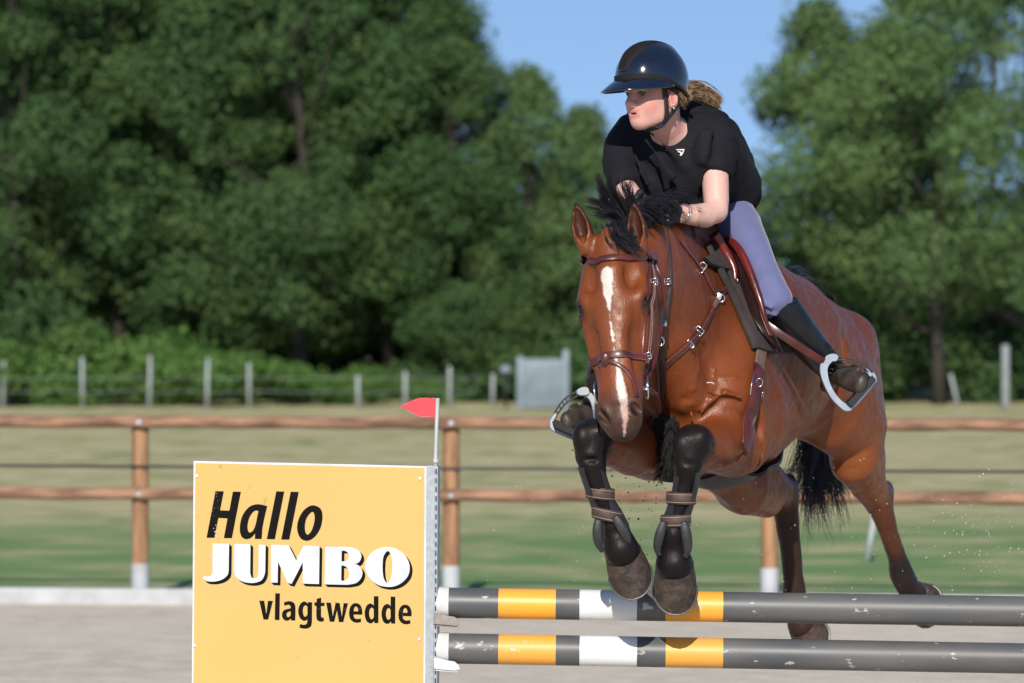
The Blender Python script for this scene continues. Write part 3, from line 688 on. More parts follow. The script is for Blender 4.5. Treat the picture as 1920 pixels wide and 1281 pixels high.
for b, ax, oo, sd, L in EARS:
    q = hV - b; al = q @ ax; near = (np.linalg.norm(q - np.outer(al, ax), axis=1) < .06) & (al > -.01) & (al < L + .03)
    blend(black * 1.5, near * .92 * smooth01(al, L * .78, L * .98))
    blend(A((.028, .008, .004)), near * .85 * smooth01(q @ oo + fine * .5, .020, .006) * smooth01(al, .01, .04))
    edge = np.abs(q @ sd)
    blend(black * 2, near * .8 * smooth01(edge + fine * .3, .026, .033) * smooth01(al, L * .3, L * .6))
M_coat = material('horse_coat', (1, 1, 1, 1), rough=.30, spec=.35, attr=True, color2=(.82, .79, .77, 1), nscale=36, contrast=(.3, .72), coat=0, bump=.12, bscale=190, sheen=.0, rough2=.54)
nt = M_coat.node_tree; at_ = [n for n in nt.nodes if n.type == 'ATTRIBUTE'][0]; sc_ = nt.nodes.new('ShaderNodeSeparateColor'); nt.links.new(at_.outputs['Color'], sc_.inputs[0])
mr_ = nt.nodes.new('ShaderNodeMapRange'); mr_.inputs['From Min'].default_value = .015; mr_.inputs['From Max'].default_value = .11; mr_.inputs['To Min'].default_value = .17; mr_.inputs['To Max'].default_value = .36
nt.links.new(sc_.outputs[0], mr_.inputs['Value']); nt.links.new(mr_.outputs[0], nt.nodes['Principled BSDF'].inputs['Specular IOR Level'])
nt.nodes['Principled BSDF'].inputs['Specular Tint'].default_value = (1, .93, .86, 1); bp0 = [n for n in nt.nodes if n.type == 'BUMP'][0]; tc = [n for n in nt.nodes if n.type == 'TEX_COORD'][0]
vn = nt.nodes.new('ShaderNodeTexNoise'); vn.inputs['Scale'].default_value = 5.5; vn.inputs['Detail'].default_value = 2; vn.inputs['Distortion'].default_value = .6
nt.links.new(tc.outputs['Object'], vn.inputs['Vector'])
def mth(op, a_, b_=None):
    q = nt.nodes.new('ShaderNodeMath'); q.operation = op; nt.links.new(a_, q.inputs[0])
    if b_ is not None: q.inputs[1].default_value = b_
    return q.outputs[0]
vr = nt.nodes.new('ShaderNodeMapRange'); vr.interpolation_type = 'SMOOTHSTEP'; vr.inputs['From Min'].default_value = 0; vr.inputs['From Max'].default_value = .022; vr.inputs['To Min'].default_value = 1; vr.inputs['To Max'].default_value = 0
nt.links.new(mth('ABSOLUTE', mth('SUBTRACT', vn.outputs['Fac'], .5)), vr.inputs['Value'])
bp1 = nt.nodes.new('ShaderNodeBump'); bp1.inputs['Strength'].default_value = .09; bp1.inputs['Distance'].default_value = .006
nt.links.new(vr.outputs[0], bp1.inputs['Height']); nt.links.new(bp0.outputs[0], bp1.inputs['Normal'])
fh = nt.nodes.new('ShaderNodeTexNoise'); fh.inputs['Scale'].default_value = 1; fh.inputs['Detail'].default_value = 3
fm_ = nt.nodes.new('ShaderNodeMapping'); fm_.inputs['Scale'].default_value = (220, 220, 45); nt.links.new(tc.outputs['Object'], fm_.inputs[0]); nt.links.new(fm_.outputs[0], fh.inputs['Vector'])
bp2 = nt.nodes.new('ShaderNodeBump'); bp2.inputs['Strength'].default_value = .35; bp2.inputs['Distance'].default_value = .003
nt.links.new(fh.outputs['Fac'], bp2.inputs['Height']); nt.links.new(bp1.outputs[0], bp2.inputs['Normal']); nt.links.new(bp2.outputs[0], nt.nodes['Principled BSDF'].inputs['Normal'])
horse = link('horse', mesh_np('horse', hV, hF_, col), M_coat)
tag(horse, 'bay horse with white blaze and black legs jumping over the striped poles', 'horse')
hbvh = BVHTree.FromPolygons([Vector(v) for v in hV.tolist()], hF_.tolist())
EYE = Vector((0, 0, CAMZ))
def hit(px, py, off=.004, bvh=None, Y=12.5):
    """the point of the horse's surface seen at this place"""
    d = (P(px, py, 12.0) - EYE).normalized(); r = (bvh or hbvh).ray_cast(EYE, d)
    if r[0] is None: return P(px, py, Y)
    return r[0] + r[1] * off
def snap(p, off=.004):
    c, n, i, d = hbvh.find_nearest(Vector(p)); return c + n * off, n

# eyes of the horse
M_eye = material('horse_eye', (.012, .006, .004, 1), rough=.12, spec=.5)
for s_ in (1, -1):
    MB().ball(H(.0955 * s_, .229, -.056), .0215, seg=20).build('eye', M_eye, horse)
# hooves
M_hoof = material('horn', srgb(72, 58, 49), rough=.65, color2=srgb(44, 36, 31), nscale=34, bump=.5, bscale=90, contrast=(.4, .6))
M_steel = material('steel', (.55, .56, .58, 1), rough=.28, metal=1.0, nscale=40)
M_shoe_h = material('worn_steel', (.22, .21, .20, 1), rough=.55, metal=.8, nscale=40)
def hoof(c, axis, fwd, L=.098, rt=.056, rb=.076, nm='hoof'):
    """c: middle of the coronet, axis: from coronet to sole, fwd: toward the toe"""
    c, ax, fw = A(c), A(axis), A(fwd); ax /= np.linalg.norm(ax); fw = fw - fw.dot(ax) * ax; fw /= np.linalg.norm(fw); sd = np.cross(ax, fw)
    V, F, n, m = [], [], 28, 7
    for j in range(m):
        q = j / (m - 1); rr = rt + (rb - rt) * q ** .8
        for i in range(n):
            th = 2 * math.pi * i / n; f = math.cos(th); g = math.sin(th)
            ln = L * (1 - .42 * (1 - f) / 2)                       # low heels
            x = rr * f * (1.05 if f > 0 else .78) + (q * .028 if f > 0 else q * .008) * abs(f); y = rr * g * .95
            V.append(c + ax * ln * q + fw * x + sd * y + .0012 * math.sin(j * 5.0) * (fw * f + sd * g))
    for j in range(m - 1):
        for i in range(n): F.append((j * n + i, j * n + (i + 1) % n, (j + 1) * n + (i + 1) % n, (j + 1) * n + i))
    me = bpy.data.meshes.new(nm)
    me.from_pydata([tuple(v) for v in V], [], F + [tuple(range(n))[::-1], tuple(range((m - 1) * n, m * n))])
    h = link(nm, me, M_hoof, horse); sharp(h, 50)
    arc = []
    for i in range(-9, 10):
        th = math.pi * .82 * i / 9; f = math.cos(th); g = math.sin(th); ln = L * (1 - .42 * (1 - f) / 2) + .004
        arc.append(c + ax * ln + fw * (rb * f * (1.0 if f > 0 else .75) + (.024 if f > 0 else .006) * abs(f)) + sd * rb * g * .90)
    MB().tube(arc, .0085, 8, flat=.5, up=ax).build('horseshoe', M_shoe_h, h)
    return h
hoof(P(1265, 1057, 12.34), (.03, .50, -.86), (.02, -1, -.5), L=.125, rt=.065, rb=.074)
hoof(P(1168, 1035, 12.26), (.28, .50, -.86), (.10, -1, -.5), L=.115, rt=.063, rb=.073)
hoof(P(1716, 1112, 14.22), (.45, .80, -.35), (.1, -.4, -1))
hoof(P(1503, 1172, 13.90), (.45, .5, -.45), (-.1, -.4, -1))

# mane, forelock, tail
M_hair = material('horse_hair', (.010, .010, .014, 1), rough=.42, spec=.55, color2=(.022, .021, .028, 1), nscale=30)
def hairs(name, parent, mat, *a, **k):
    V, F = strands(*a, **k); return link(name, mesh_np(name, V, F), mat, parent)
g = []
for (x0, y0), (x1, y1), (x2, y2), (x3, y3) in [
    ((1190, 425), (1170, 395), (1150, 360), (1128, 318)), ((1195, 420), (1178, 385), (1162, 350), (1158, 325)), ((1188, 425), (1160, 385), (1132, 365), (1118, 338)),
    ((1180, 425), (1150, 400), (1125, 385), (1090, 370)), ((1175, 430), (1150, 405), (1130, 398), (1104, 402)), ((1200, 420), (1185, 390), (1178, 362), (1172, 338)),
    ((1205, 420), (1195, 395), (1188, 375), (1180, 352)), ((1185, 430), (1150, 395), (1135, 372), (1122, 350))]:
    g.append([P(x0, y0, 12.22), P(x1, y1, 12.20), P(x2, y2, 12.18), P(x3, y3, 12.16)])
hairs('mane', horse, M_hair, g, 520, .0021, spread=.010, flare=.014, wave=.003, seed=3, jlen=.18)
g = []
for k_ in range(16):
    q = k_ / 15; x = 1200 + 95 * q; Y = 12.25 + .65 * q
    g.append([P(x, 440, Y), P(x - 8 + 8 * q, 400 - 10 * math.sin(q * 3), Y - .03), P(x + 8 + 22 * q, 378 + 10 * q, Y - .06), P(x + 40 + 15 * q, 388 + 26 * q, Y - .10)])
    g.append([P(x, 440, Y), P(x - 4, 405, Y - .05), P(x + 14, 392, Y - .10), P(x + 30, 420 + 10 * q, Y - .15)])
hairs('mane', horse, M_hair, g, 1500, .0019, spread=.013, flare=.020, wave=.003, seed=4)
g = []
for k_ in range(10):
    q = k_ / 9
    g.append([P(1140 + 40 * q, 425 - 6 * q, 12.14), P(1146 + 36 * q, 436, 12.06), P(1152 + 34 * q, 452 + 6 * q, 12.01), P(1172 + 40 * q, 468 + 12 * q, 11.985)])
    0 and g.append([P(1148 + 60 * q, 418, 12.18), P(1146 + 50 * q, 412, 12.12), P(1150 + 50 * q, 432, 12.09), P(1180 + 46 * q, 470, 12.05)])
hairs('forelock', horse, M_hair, g, 700, .0013, spread=.009, flare=.006, wave=.002, seed=5)
g = [[P(1526, 580, 14.05), P(1545, 660, 14.32), P(1545, 800, 14.36), P(x1, 900, 14.34), P(x2, y2, 14.32)] for x1, x2, y2 in
     ((1515, 1500, 935), (1525, 1520, 960), (1535, 1540, 1000), (1548, 1560, 1015), (1560, 1590, 960), (1530, 1530, 985), (1545, 1575, 985), (1520, 1508, 950))]
hairs('tail', horse, M_hair, g, 1500, .0022, spread=.030, flare=.034, wave=.016, seed=6, jlen=.22)
g = [[P(1470, 550, 13.72), P(1486, 524, 13.8), P(1508, 524, 13.95), P(1536, 556, 14.08)], [P(1478, 556, 13.70), P(1496, 530, 13.80), P(1518, 536, 13.95), P(1540, 562, 14.10)]]
hairs('tail', horse, M_hair, g, 520, .0028, spread=.016, flare=.003, wave=.001, seed=7, jlen=.02)
def P_mid(a_, b_, t): return Vector(A(a_) + (A(b_) - A(a_)) * t)
# ------------------------------------------------------------------ the rider
RC = A(P(1229, 179, 12.60))                                   # middle of the head, between the ears
rf = A((-.75, -.635, -.10)); rf /= np.linalg.norm(rf)         # where the face looks
rl = A((.645, -.762, .03)); rl -= rl.dot(rf) * rf; rl /= np.linalg.norm(rl); ru = np.cross(rf, rl); ru = ru if ru[2] > 0 else -ru
RR = (rf, rl, ru)
def R_(f, l, u_): return RC + f * rf + l * rl + (u_ * .93 if u_ < 0 else u_) * ru
p_ = Solid()
p_.ell(R_(-.010, 0, .045), (.096, .077, .092), RR, k=.02)
p_.ell(R_(.034, 0, -.020), (.064, .057, .082), RR, k=.03)
for s_ in (1, -1):
    p_.ell(R_(.056, .037 * s_, -.032), (.034, .025, .036), RR, k=.03)
    p_.chain([(R_(.000, .052 * s_, -.040), .016, .022), (R_(.035, .044 * s_, -.076), .018, .020), (R_(.074, .016 * s_, -.092), .016, .016)], rl, k=.03)
    p_.ell(R_(.100, .030 * s_, .014), (.014, .017, .012), RR, k=.018, op='s')
    p_.rod(R_(.092, .046 * s_, .030), R_(.100, .014 * s_, .031), .007, .007, k=.015)
    p_.rod(R_(.088, .043 * s_, .0215), R_(.0975, .018 * s_, .0235), .0055, .0055, k=.004)
    p_.ell(R_(.108, .0115 * s_, -.026), (.011, .008, .0085), RR, k=.008)
    p_.ell(R_(.117, .0075 * s_, -.0345), (.006, .0035, .004), RR, k=.003, op='s')
    # ear
    p_.ell(R_(-.006, .079 * s_, -.016), (.019, .007, .031), RR, k=.008)
    p_.ell(R_(-.004, .084 * s_, -.012), (.011, .006, .020), RR, k=.006, op='s')
    p_.ell(R_(.001, .078 * s_, -.042), (.009, .006, .010), RR, k=.006)
p_.ell(R_(.084, 0, -.088), (.019, .022, .017), RR, k=.025)
p_.ell(R_(.078, 0, -.056), (.026, .032, .028), RR, k=.025)
p_.rod(R_(.094, 0, .022), R_(.119, 0, -.018), .0085, .0105, k=.016)
p_.ell(R_(.121, 0, -.021), (.010, .0105, .009), RR, k=.01)
p_.chain([(R_(.089, .026, -.0555), .0045, .0045), (R_(.1035, .008, -.0490), .0050, .0050), (R_(.1035, -.008, -.0490), .0050, .0050), (R_(.089, -.026, -.0555), .0045, .0045)], ru, k=.006)
p_.chain([(R_(.089, .024, -.0600), .0045, .0045), (R_(.1005, .008, -.0680), .0062, .0062), (R_(.1005, -.008, -.0680), .0062, .0062), (R_(.089, -.024, -.0600), .0045, .0045)], ru, k=.006)
p_.ell(R_(.106, 0, -.0575), (.017, .016, .0024), RR, k=.003, op='s')
# neck, slim trunk, limbs under the clothes
p_.chain([(R_(-.030, 0, -.045), .050, .054), (P(1248, 232, 12.66), .050, .052), (P(1262, 262, 12.74), .062, .060)], rl, k=.03)
TL = A((.93, -.36, 0.05))                                     # the rider's left
CH, WA, PE = P(1262, 262, 12.76), P(1325, 335, 12.98), P(1350, 395, 13.12)
p_.chain([(CH, .12, .07), (P(1285, 290, 12.84), .13, .085), (WA, .11, .075), (PE, .10, .08)], TL, k=.04)
SL, SR = P(1352, 240, 12.72), P(1172, 238, 12.84)
EL, WL, HL_ = P(1342, 396, 12.62), P(1274, 402, 12.48), P(1246, 404, 12.44)
ER, WR, HR_ = P(1173, 354, 12.70), P(1196, 376, 12.58), P(1216, 392, 12.52)
p_.chain([(P(1343, 262, 12.72), .034, .036), (P(1340, 320, 12.69), .046, .050), (P(1343, 378, 12.64), .042, .045), (EL, .038, .038)], (1, 0, 0), k=.02)
p_.chain([(EL, .037, .038), (P(1322, 404, 12.58), .041, .040), (P(1296, 403, 12.52), .034, .034), (WL, .027, .024)], (0, 0, 1), k=.012)
p_.chain([(P(1172, 262, 12.82), .034, .036), (P(1162, 300, 12.77), .046, .048), (ER, .038, .038), (WR, .027, .027)], (1, 0, 0), k=.02)
def hand(sol, W, Kn, side, palm, r=1.0, k=.006):
    """palm from wrist W to knuckles Kn, four unequal fingers curled back toward the palm, thumb off the side"""
    W, Kn = A(W), A(Kn); ax = Kn - W; ax /= np.linalg.norm(ax); sd = A(side); sd -= sd.dot(ax) * ax; sd /= np.linalg.norm(sd)
    pn = np.cross(ax, sd); pn = pn if pn.dot(A(palm)) > 0 else -pn
    K0 = W + ax * .078
    sol.chain([(W, .024 * r, .022 * r), (W + ax * .035, .034 * r, .017 * r), (K0, .040 * r, .015 * r)], sd, k=.01)
    for i, (o_, L1, L2, L3, rr) in enumerate(((.031, .040, .026, .020, .0088), (.011, .044, .029, .021, .0092), (-.010, .041, .027, .020, .0088), (-.029, .032, .021, .018, .0078))):
        b = K0 + sd * o_; q1 = b + (ax * .75 + pn * .66) * L1; q2 = q1 + (-ax * .35 + pn * .94) * L2; q3 = q2 + (-ax * .95 + pn * -.1) * L3
        sol.rod(b, q1, rr * r, rr * .95 * r, k); sol.rod(q1, q2, rr * .95 * r, rr * .88 * r, k); sol.rod(q2, q3, rr * .88 * r, rr * .78 * r, k)
    t0 = W + ax * .022 + sd * .026; t1 = t0 + (ax * .55 + sd * .55 + pn * .5) * .036; t2 = t1 + (ax * .55 - sd * .25 + pn * .75) * .030
    sol.rod(t0, t1, .0125 * r, .0105 * r, .01); sol.rod(t1, t2, .0105 * r, .0085 * r, k)
hand(p_, WL, HL_, (0, -.3, 1), (.2, -.4, -1)); hand(p_, WR, HR_, (0, -.3, 1), (-.2, -.4, -1))
HIPL, KNL, ANL, TOL = P(1375, 405, 13.06), P(1450, 556, 12.71), P(1556, 690, 12.86), P(1614, 720, 12.72)
HIPR, KNR, ANR, TOR = P(1300, 420, 13.2), P(1145, 560, 13.12), P(1118, 760, 13.28), P(1062, 792, 13.12)
p_.chain([(PE, .08, .08), (HIPL, .065, .07), (KNL, .040, .042)], (1, 0, 0), k=.02); p_.chain([(KNL, .038, .04), (P(1490, 610, 12.77), .035, .037), (ANL, .024, .024)], (1, 0, 0), k=.02)
p_.chain([(PE, .08, .08), (HIPR, .065, .07), (KNR, .040, .042)], (1, 0, 0), k=.02); p_.chain([(KNR, .038, .04), (P(1140, 640, 13.18), .035, .037), (ANR, .024, .024)], (1, 0, 0), k=.02)
for a_, b_ in ((ANL, TOL), (ANR, TOR)): p_.chain([(a_, .022, .02), (P_mid(a_, b_, .6) - Vector((0, 0, .008)), .012, .012)], (0, 0, 1), k=.01)
hx0, hx1 = RC[0] - .13, RC[0] + .10
xs = axis_pts(.16, 1.25, .007, [(hx0, hx1, .0026)]); ys = axis_pts(12.30, 13.42, .007, [(12.44, 12.72, .0028)]); zs = axis_pts(1.62, 2.92, .007, [(2.60, 2.86, .0026)])
pV, pF = p_.mesh('person', xs, ys, zs)
skin = A((.64, .39, .33)); pc = np.tile(skin, (len(pV), 1)) * (1 + .04 * vnoise(pV, 30, 21)[:, None])
d = pV - RC; f_, l_, u_ = d @ rf, d @ rl, d @ ru; u_ = np.where(u_ < 0, u_ / .93, u_); face = np.linalg.norm(d, axis=1) < .16
def bl(c, w):
    global pc
    pc = pc * (1 - w[:, None]) + A(c) * w[:, None]
bl((.60, .30, .25), face * .55)
for s_ in (1, -1):
    bl((.58, .18, .16), face * .75 * np.exp(-(((f_ - .070) / .030) ** 2 + ((l_ - .045 * s_) / .028) ** 2 + ((u_ + .030) / .030) ** 2)))
    bl((.58, .20, .17), face * .55 * (1 - smooth01(np.abs(l_ - .080 * s_), .006, .016)) * (1 - smooth01(np.abs(f_ + .004), .018, .028)) * (1 - smooth01(np.abs(u_ + .014), .03, .042)))
lip = face * (f_ > .082) * (1 - smooth01(np.abs(l_), .022, .029)) * np.maximum(1 - smooth01(np.abs(u_ + .0490), .0045, .0070), 1 - smooth01(np.abs(u_ + .0665), .0055, .0085))
bl((.50, .17, .15), lip * .75)
bl((.05, .012, .012), face * (f_ < .101) * (f_ > .085) * (np.abs(u_ + .0575) < .0028) * (np.abs(l_) < .018) * .95)
for s_ in (1, -1): bl((.20, .11, .07), face * .8 * (1 - smooth01(np.abs(u_ - .033), .002, .005)) * (np.abs(l_ - .030 * s_) < .020) * (f_ > .07))
M_skin = material('skin', (1, 1, 1, 1), rough=.48, spec=.4, attr=True, color2=(.93, .92, .92, 1), nscale=60, sss=.15, bump=.03, bscale=300)
person = link('person', mesh_np('person', pV, pF, pc), M_skin)
tag(person, 'rider in black helmet and tee, blue breeches, leaning forward over the bay horse', 'rider')
M_ew = material('shaded_eye_white', (.07, .06, .055, 1), rough=.25); M_iris = material('iris', (.08, .12, .15, 1), rough=.1)  # whites of the eyes painted dark, the visor's shade put into their colour
for s_ in (1, -1):
    e_ = MB().ball(Vector(R_(.086, .030 * s_, .014)), .0118, seg=14).build('eye', M_ew, person)
    MB().ball(Vector(R_(.0925, .030 * s_, .013)), .0062, seg=12).build('iris', M_iris, e_)
pbvh = BVHTree.FromPolygons([Vector(v) for v in pV.tolist()], pF.tolist())

# tee shirt
M_tee = material('black_cotton', (.007, .007, .010, 1), rough=.85, color2=(.010, .010, .014, 1), nscale=12, bump=.25, bscale=22, spec=.2)
t_ = Solid()
t_.chain([(P(1260, 246, 12.75), .090, .058), (P(1268, 262, 12.78), .165, .095), (P(1285, 290, 12.84), .185, .118), (P(1315, 322, 12.93), .170, .120), (P(1348, 352, 13.02), .150, .105)], TL, k=.05)
t_.chain([(P(1262, 300, 12.72), .10, .06), (P(1264, 345, 12.74), .15, .07), (P(1285, 370, 12.82), .15, .06)], TL, k=.07)
t_.chain([(P(1292, 222, 12.84), .068, .068), (P(1342, 246, 12.76), .064, .072), (P(1348, 276, 12.72), .062, .072), (P(1341, 306, 12.70), .060, .066), (P(1338, 322, 12.69), .058, .062)], (1, 0, 0), k=.06, cap=.25)
t_.chain([(P(1230, 228, 12.86), .066, .068), (P(1190, 244, 12.86), .066, .072), (P(1168, 274, 12.82), .064, .068), (P(1164, 310, 12.76), .062, .062), (P(1175, 348, 12.70), .054, .056)], (1, 0, 0), k=.06, cap=.25)
t_.chain([(P(1340, 260, 12.98), .09, .09), (P(1370, 305, 13.12), .078, .080), (P(1381, 335, 13.16), .066, .072)], TL, k=.08, cap=.3)
t_.chain([(P(1300, 330, 12.98), .13, .09), (P(1352, 368, 13.10), .13, .10), (P(1366, 380, 13.13), .13, .10)], TL, k=.05, cap=.2)
for a_, b_, r_ in (((1210, 262, 12.60), (1262, 330, 12.60), .010), ((1222, 250, 12.62), (1300, 322, 12.66), .009), ((1316, 250, 12.62), (1300, 330, 12.66), .011), ((1334, 245, 12.62), (1318, 300, 12.62), .009),
                   ((1190, 290, 12.66), (1215, 345, 12.64), .009), ((1365, 260, 12.70), (1395, 325, 12.98), .010), ((1240, 300, 12.60), (1250, 352, 12.62), .009)):
    t_.rod(P(*a_), P(*b_), r_ * .6, r_, k=.035)
# collar opening
nb, nt_ = A(P(1262, 262, 12.74)), A(R_(-.020, 0, -.030)); na = (nt_ - nb) / np.linalg.norm(nt_ - nb)
t_.chain([(nb + na * .045 + A((-.012, -.06, .005)), .060, .050), (nb + na * .14, .074, .072)], rl, k=.015, op='s')
t_.rod(P(1338, 333, 12.690), P(1337, 420, 12.67), .052, .052, k=.004, op='s')
def tee_post(F, xs, ys, zs):
    w = np.abs(F) < .03; i, j, k = np.nonzero(w); V = np.stack([xs[i], ys[j], zs[k]], 1)
    F[i, j, k] += .0028 * vnoise(V * A((1, .7, .45)), 42, 31) + .0016 * vnoise(V * A((.6, 1, 1)), 70, 33)
    return F
xs = axis_pts(.28, .95, .005); ys = axis_pts(12.5, 13.36, .006); zs = axis_pts(2.18, 2.85, .005)
V, F = t_.mesh('tee', xs, ys, zs, tee_post); tee = link('tee_shirt', mesh_np('tee_shirt', V, F), M_tee, person)
tbvh = BVHTree.FromPolygons([Vector(v) for v in V.tolist()], F.tolist())
# chest mark: a small white angular mark
M_mark = material('white_print', (.75, .75, .75, 1), rough=.7)
def on_tee(px, py): return hit(px, py, .0015, tbvh, 12.7)
for pts in ([(1267.5, 281.5), (1275, 281.8), (1282.5, 281), (1280, 286.5), (1277, 292)], [(1270, 285), (1275.5, 286), (1277.5, 288.5), (1275, 292)]):
    MB().tube([on_tee(*q) for q in pts], [.0016, .0026, .0030, .0026, .0020][:len(pts)], 6, flat=.5, up=(0, -1, 0)).build('shirt_mark', M_mark, tee)

# breeches
M_br = material('blue_breeches', (.115, .127, .255, 1), rough=.75, color2=(.107, .118, .24, 1), nscale=30, bump=.06, bscale=120, sheen=.25, spec=.3)
b_ = Solid()
b_.chain([(P(1342, 372, 13.10), .115, .10), (P(1356, 392, 13.13), .104, .11), (P(1362, 412, 13.13), .10, .11)], TL, k=.05)
b_.chain([(P(1358, 395, 13.06), .085, .10), (P(1380, 430, 12.94), .088, .094), (P(1400, 465, 12.86), .075, .088), (P(1424, 512, 12.77), .062, .076), (P(1442, 545, 12.715), .061, .066), (P(1452, 562, 12.70), .060, .062), (P(1462, 580, 12.715), .048, .050), (P(1470, 594, 12.73), .038, .040)], (1, 0, -.2), k=.05)
b_.chain([(P(1320, 410, 13.18), .09, .10), (P(1240, 480, 13.18), .085, .09), (KNR, .06, .064), (P(1140, 610, 13.16), .052, .052)], (1, 0, 0), k=.05)
xs = axis_pts(.26, 1.02, .006); ys = axis_pts(12.55, 13.40, .0065); zs = axis_pts(1.98, 2.56, .006)
def br_post(F, xs, ys, zs):
    w = np.abs(F) < .03; i, j, k = np.nonzero(w); V = np.stack([xs[i], ys[j], zs[k]], 1)
    F[i, j, k] += .0011 * vnoise(V * A((.5, .6, 1.5)), 60, 61) * (smooth01(V[:, 2], 2.30, 2.40) + .35 + .8 * (1 - smooth01(V[:, 2], 2.10, 2.17)))
    return F
for a_, b__ in (((1372, 392, 12.97), (1405, 372, 12.99)), ((1366, 408, 12.93), (1398, 392, 12.92)), ((1428, 566, 12.645), (1446, 578, 12.635)), ((1436, 588, 12.66), (1456, 592, 12.655))): b_.rod(P(*a_), P(*b__), .0028, .0028, k=.018)
b_.ell(P(1440, 536, 12.665), (.014, .003, .018), k=.035)
V, F = b_.mesh('breeches', xs, ys, zs, br_post); br = link('breeches', mesh_np('breeches', V, F), M_br, person)

# tall boots
M_boot = material('black_leather', (.005, .006, .008, 1), rough=.33, spec=.45, color2=(.008, .009, .011, 1), nscale=20, bump=.12, bscale=26)
M_shoe = material('worn_boot_foot', srgb(68, 60, 54), rough=.5, color2=srgb(32, 28, 26), nscale=18, bump=.35, bscale=60)
def boot(kn, top, mid, an, heel, toe, sd, cut_n, name='boot'):
    q = Solid()
    q.chain([(top, .059, .062), (mid, .064, .066), (P_mid(mid, an, .6), .053, .056), (an, .042, .046)], sd, k=.03)
    q.ell(A(top) + (A(top) - A(mid)) / np.linalg.norm(A(top) - A(mid)) * .062, (.11, .11, .062), (A((1, 0, 0)), A((0, 1, 0)), A((0, 0, 1))), k=.004, op='s')
    for k_ in range(5):
        c = A(an) + (A(mid) - A(an)) * (.06 + .10 * k_); q.rod(c + A((-.045, -.02, .004 * (-1) ** k_)), c + A((.045, -.03, .012)), .006, .006, k=.02)
    lo = np.minimum(np.minimum(A(top), A(an)), A(heel)) - .10; hi = np.maximum(np.maximum(A(top), A(an)), A(heel)) + .10
    V, F = q.mesh('b', axis_pts(lo[0], hi[0], .005), axis_pts(lo[1], hi[1], .005), axis_pts(lo[2], hi[2], .005))
    o = link(name, mesh_np(name, V, F), M_boot, person)
    q = Solid(); w = sd
    q.chain([(an, .040, .041), (P_mid(an, toe, .35), .037, .040), (P_mid(an, toe, .72), .040, .030), (toe, .037, .024)], w, k=.02)
    q.chain([(heel, .028, .026), (an, .036, .036)], w, k=.03)
    ax = A(toe) - A(an); ax /= np.linalg.norm(ax)
    for k_ in range(4):
        c = A(P_mid(an, toe, .62 + .07 * k_)) + A((0, 0, .03)); q.rod(c - A(w) * .02, c + A(w) * .02, .004, .004, k=.012)
    lo = np.minimum(np.minimum(A(toe), A(an)), A(heel)) - .07; hi = np.maximum(np.maximum(A(toe), A(an)), A(heel)) + .07
    V, F = q.mesh('b', axis_pts(lo[0], hi[0], .004), axis_pts(lo[1], hi[1], .004), axis_pts(lo[2], hi[2], .004))
    link('foot', mesh_np('foot', V, F), M_shoe, o); return o

btL = boot(KNL, P(1461, 567, 12.710), P(1489, 613, 12.755), P(1560, 696, 12.88), P(1552, 722, 12.94), P(1613, 719, 12.72), (.55, -.3, .78), None)
btR = boot(KNR, P(1140, 600, 13.16), P(1138, 660, 13.2), P(1118, 768, 13.28), P(1125, 800, 13.34), P(1064, 792, 13.14), (-.4, -.3, .85), None)
# laces and spur strap buckle on the near boot
fbv = None
for k_ in range(4):
    c0, c1 = P(1576 + 7 * k_, 700 + 5 * k_, 12.785 - .012 * k_), P(1590 + 7 * k_, 692 + 6 * k_, 12.80 - .012 * k_)
    MB().tube([c0, P_mid(c0, c1, .5) + Vector((0, -.006, .004)), c1], .0028, 6).build('lace', M_boot, btL)
M_chrome = material('chrome', (.78, .79, .80, 1), rough=.12, metal=1.0, nscale=20)
bk = [P(1556, 690, 12.81), P(1565, 694, 12.81), P(1562, 702, 12.81), P(1553, 698, 12.81)]
MB().tube(bk, .0022, 6, closed=True).build('spur_buckle', M_chrome, btL)

# gloves
M_glove = material('black_glove', (.010, .010, .012, 1), rough=.6, bump=.2, bscale=80)
for W_, K_, pl in ((WL, HL_, (.2, -.4, -1)), (WR, HR_, (-.2, -.4, -1))):
    q = Solid(); hand(q, W_, K_, (0, -.3, 1), pl, 1.13, .006); W_ = A(W_); ctr = A(K_)
    V, F = q.mesh('g', axis_pts(ctr[0] - .16, ctr[0] + .14, .004), axis_pts(ctr[1] - .16, ctr[1] + .14, .004), axis_pts(ctr[2] - .14, ctr[2] + .12, .004))
    link('glove', mesh_np('glove', V, F), M_glove, person)
# bracelet
ax = (A(WL) - A(EL)); ax /= np.linalg.norm(ax); c = A(WL) - ax * .012; u1 = np.cross(ax, (0, 0, 1)); u1 /= np.linalg.norm(u1); u2 = np.cross(ax, u1)
for s_, rr in ((0, .030), (.010, .032)):
    MB().tube([c - ax * (s_ + .008 * math.sin(2 * th)) + rr * (math.cos(th) * u1 + math.sin(th) * u2) for th in np.linspace(0, 2 * math.pi, 24, endpoint=False)], .0016, 6, closed=True).build('bracelet', M_chrome, person)

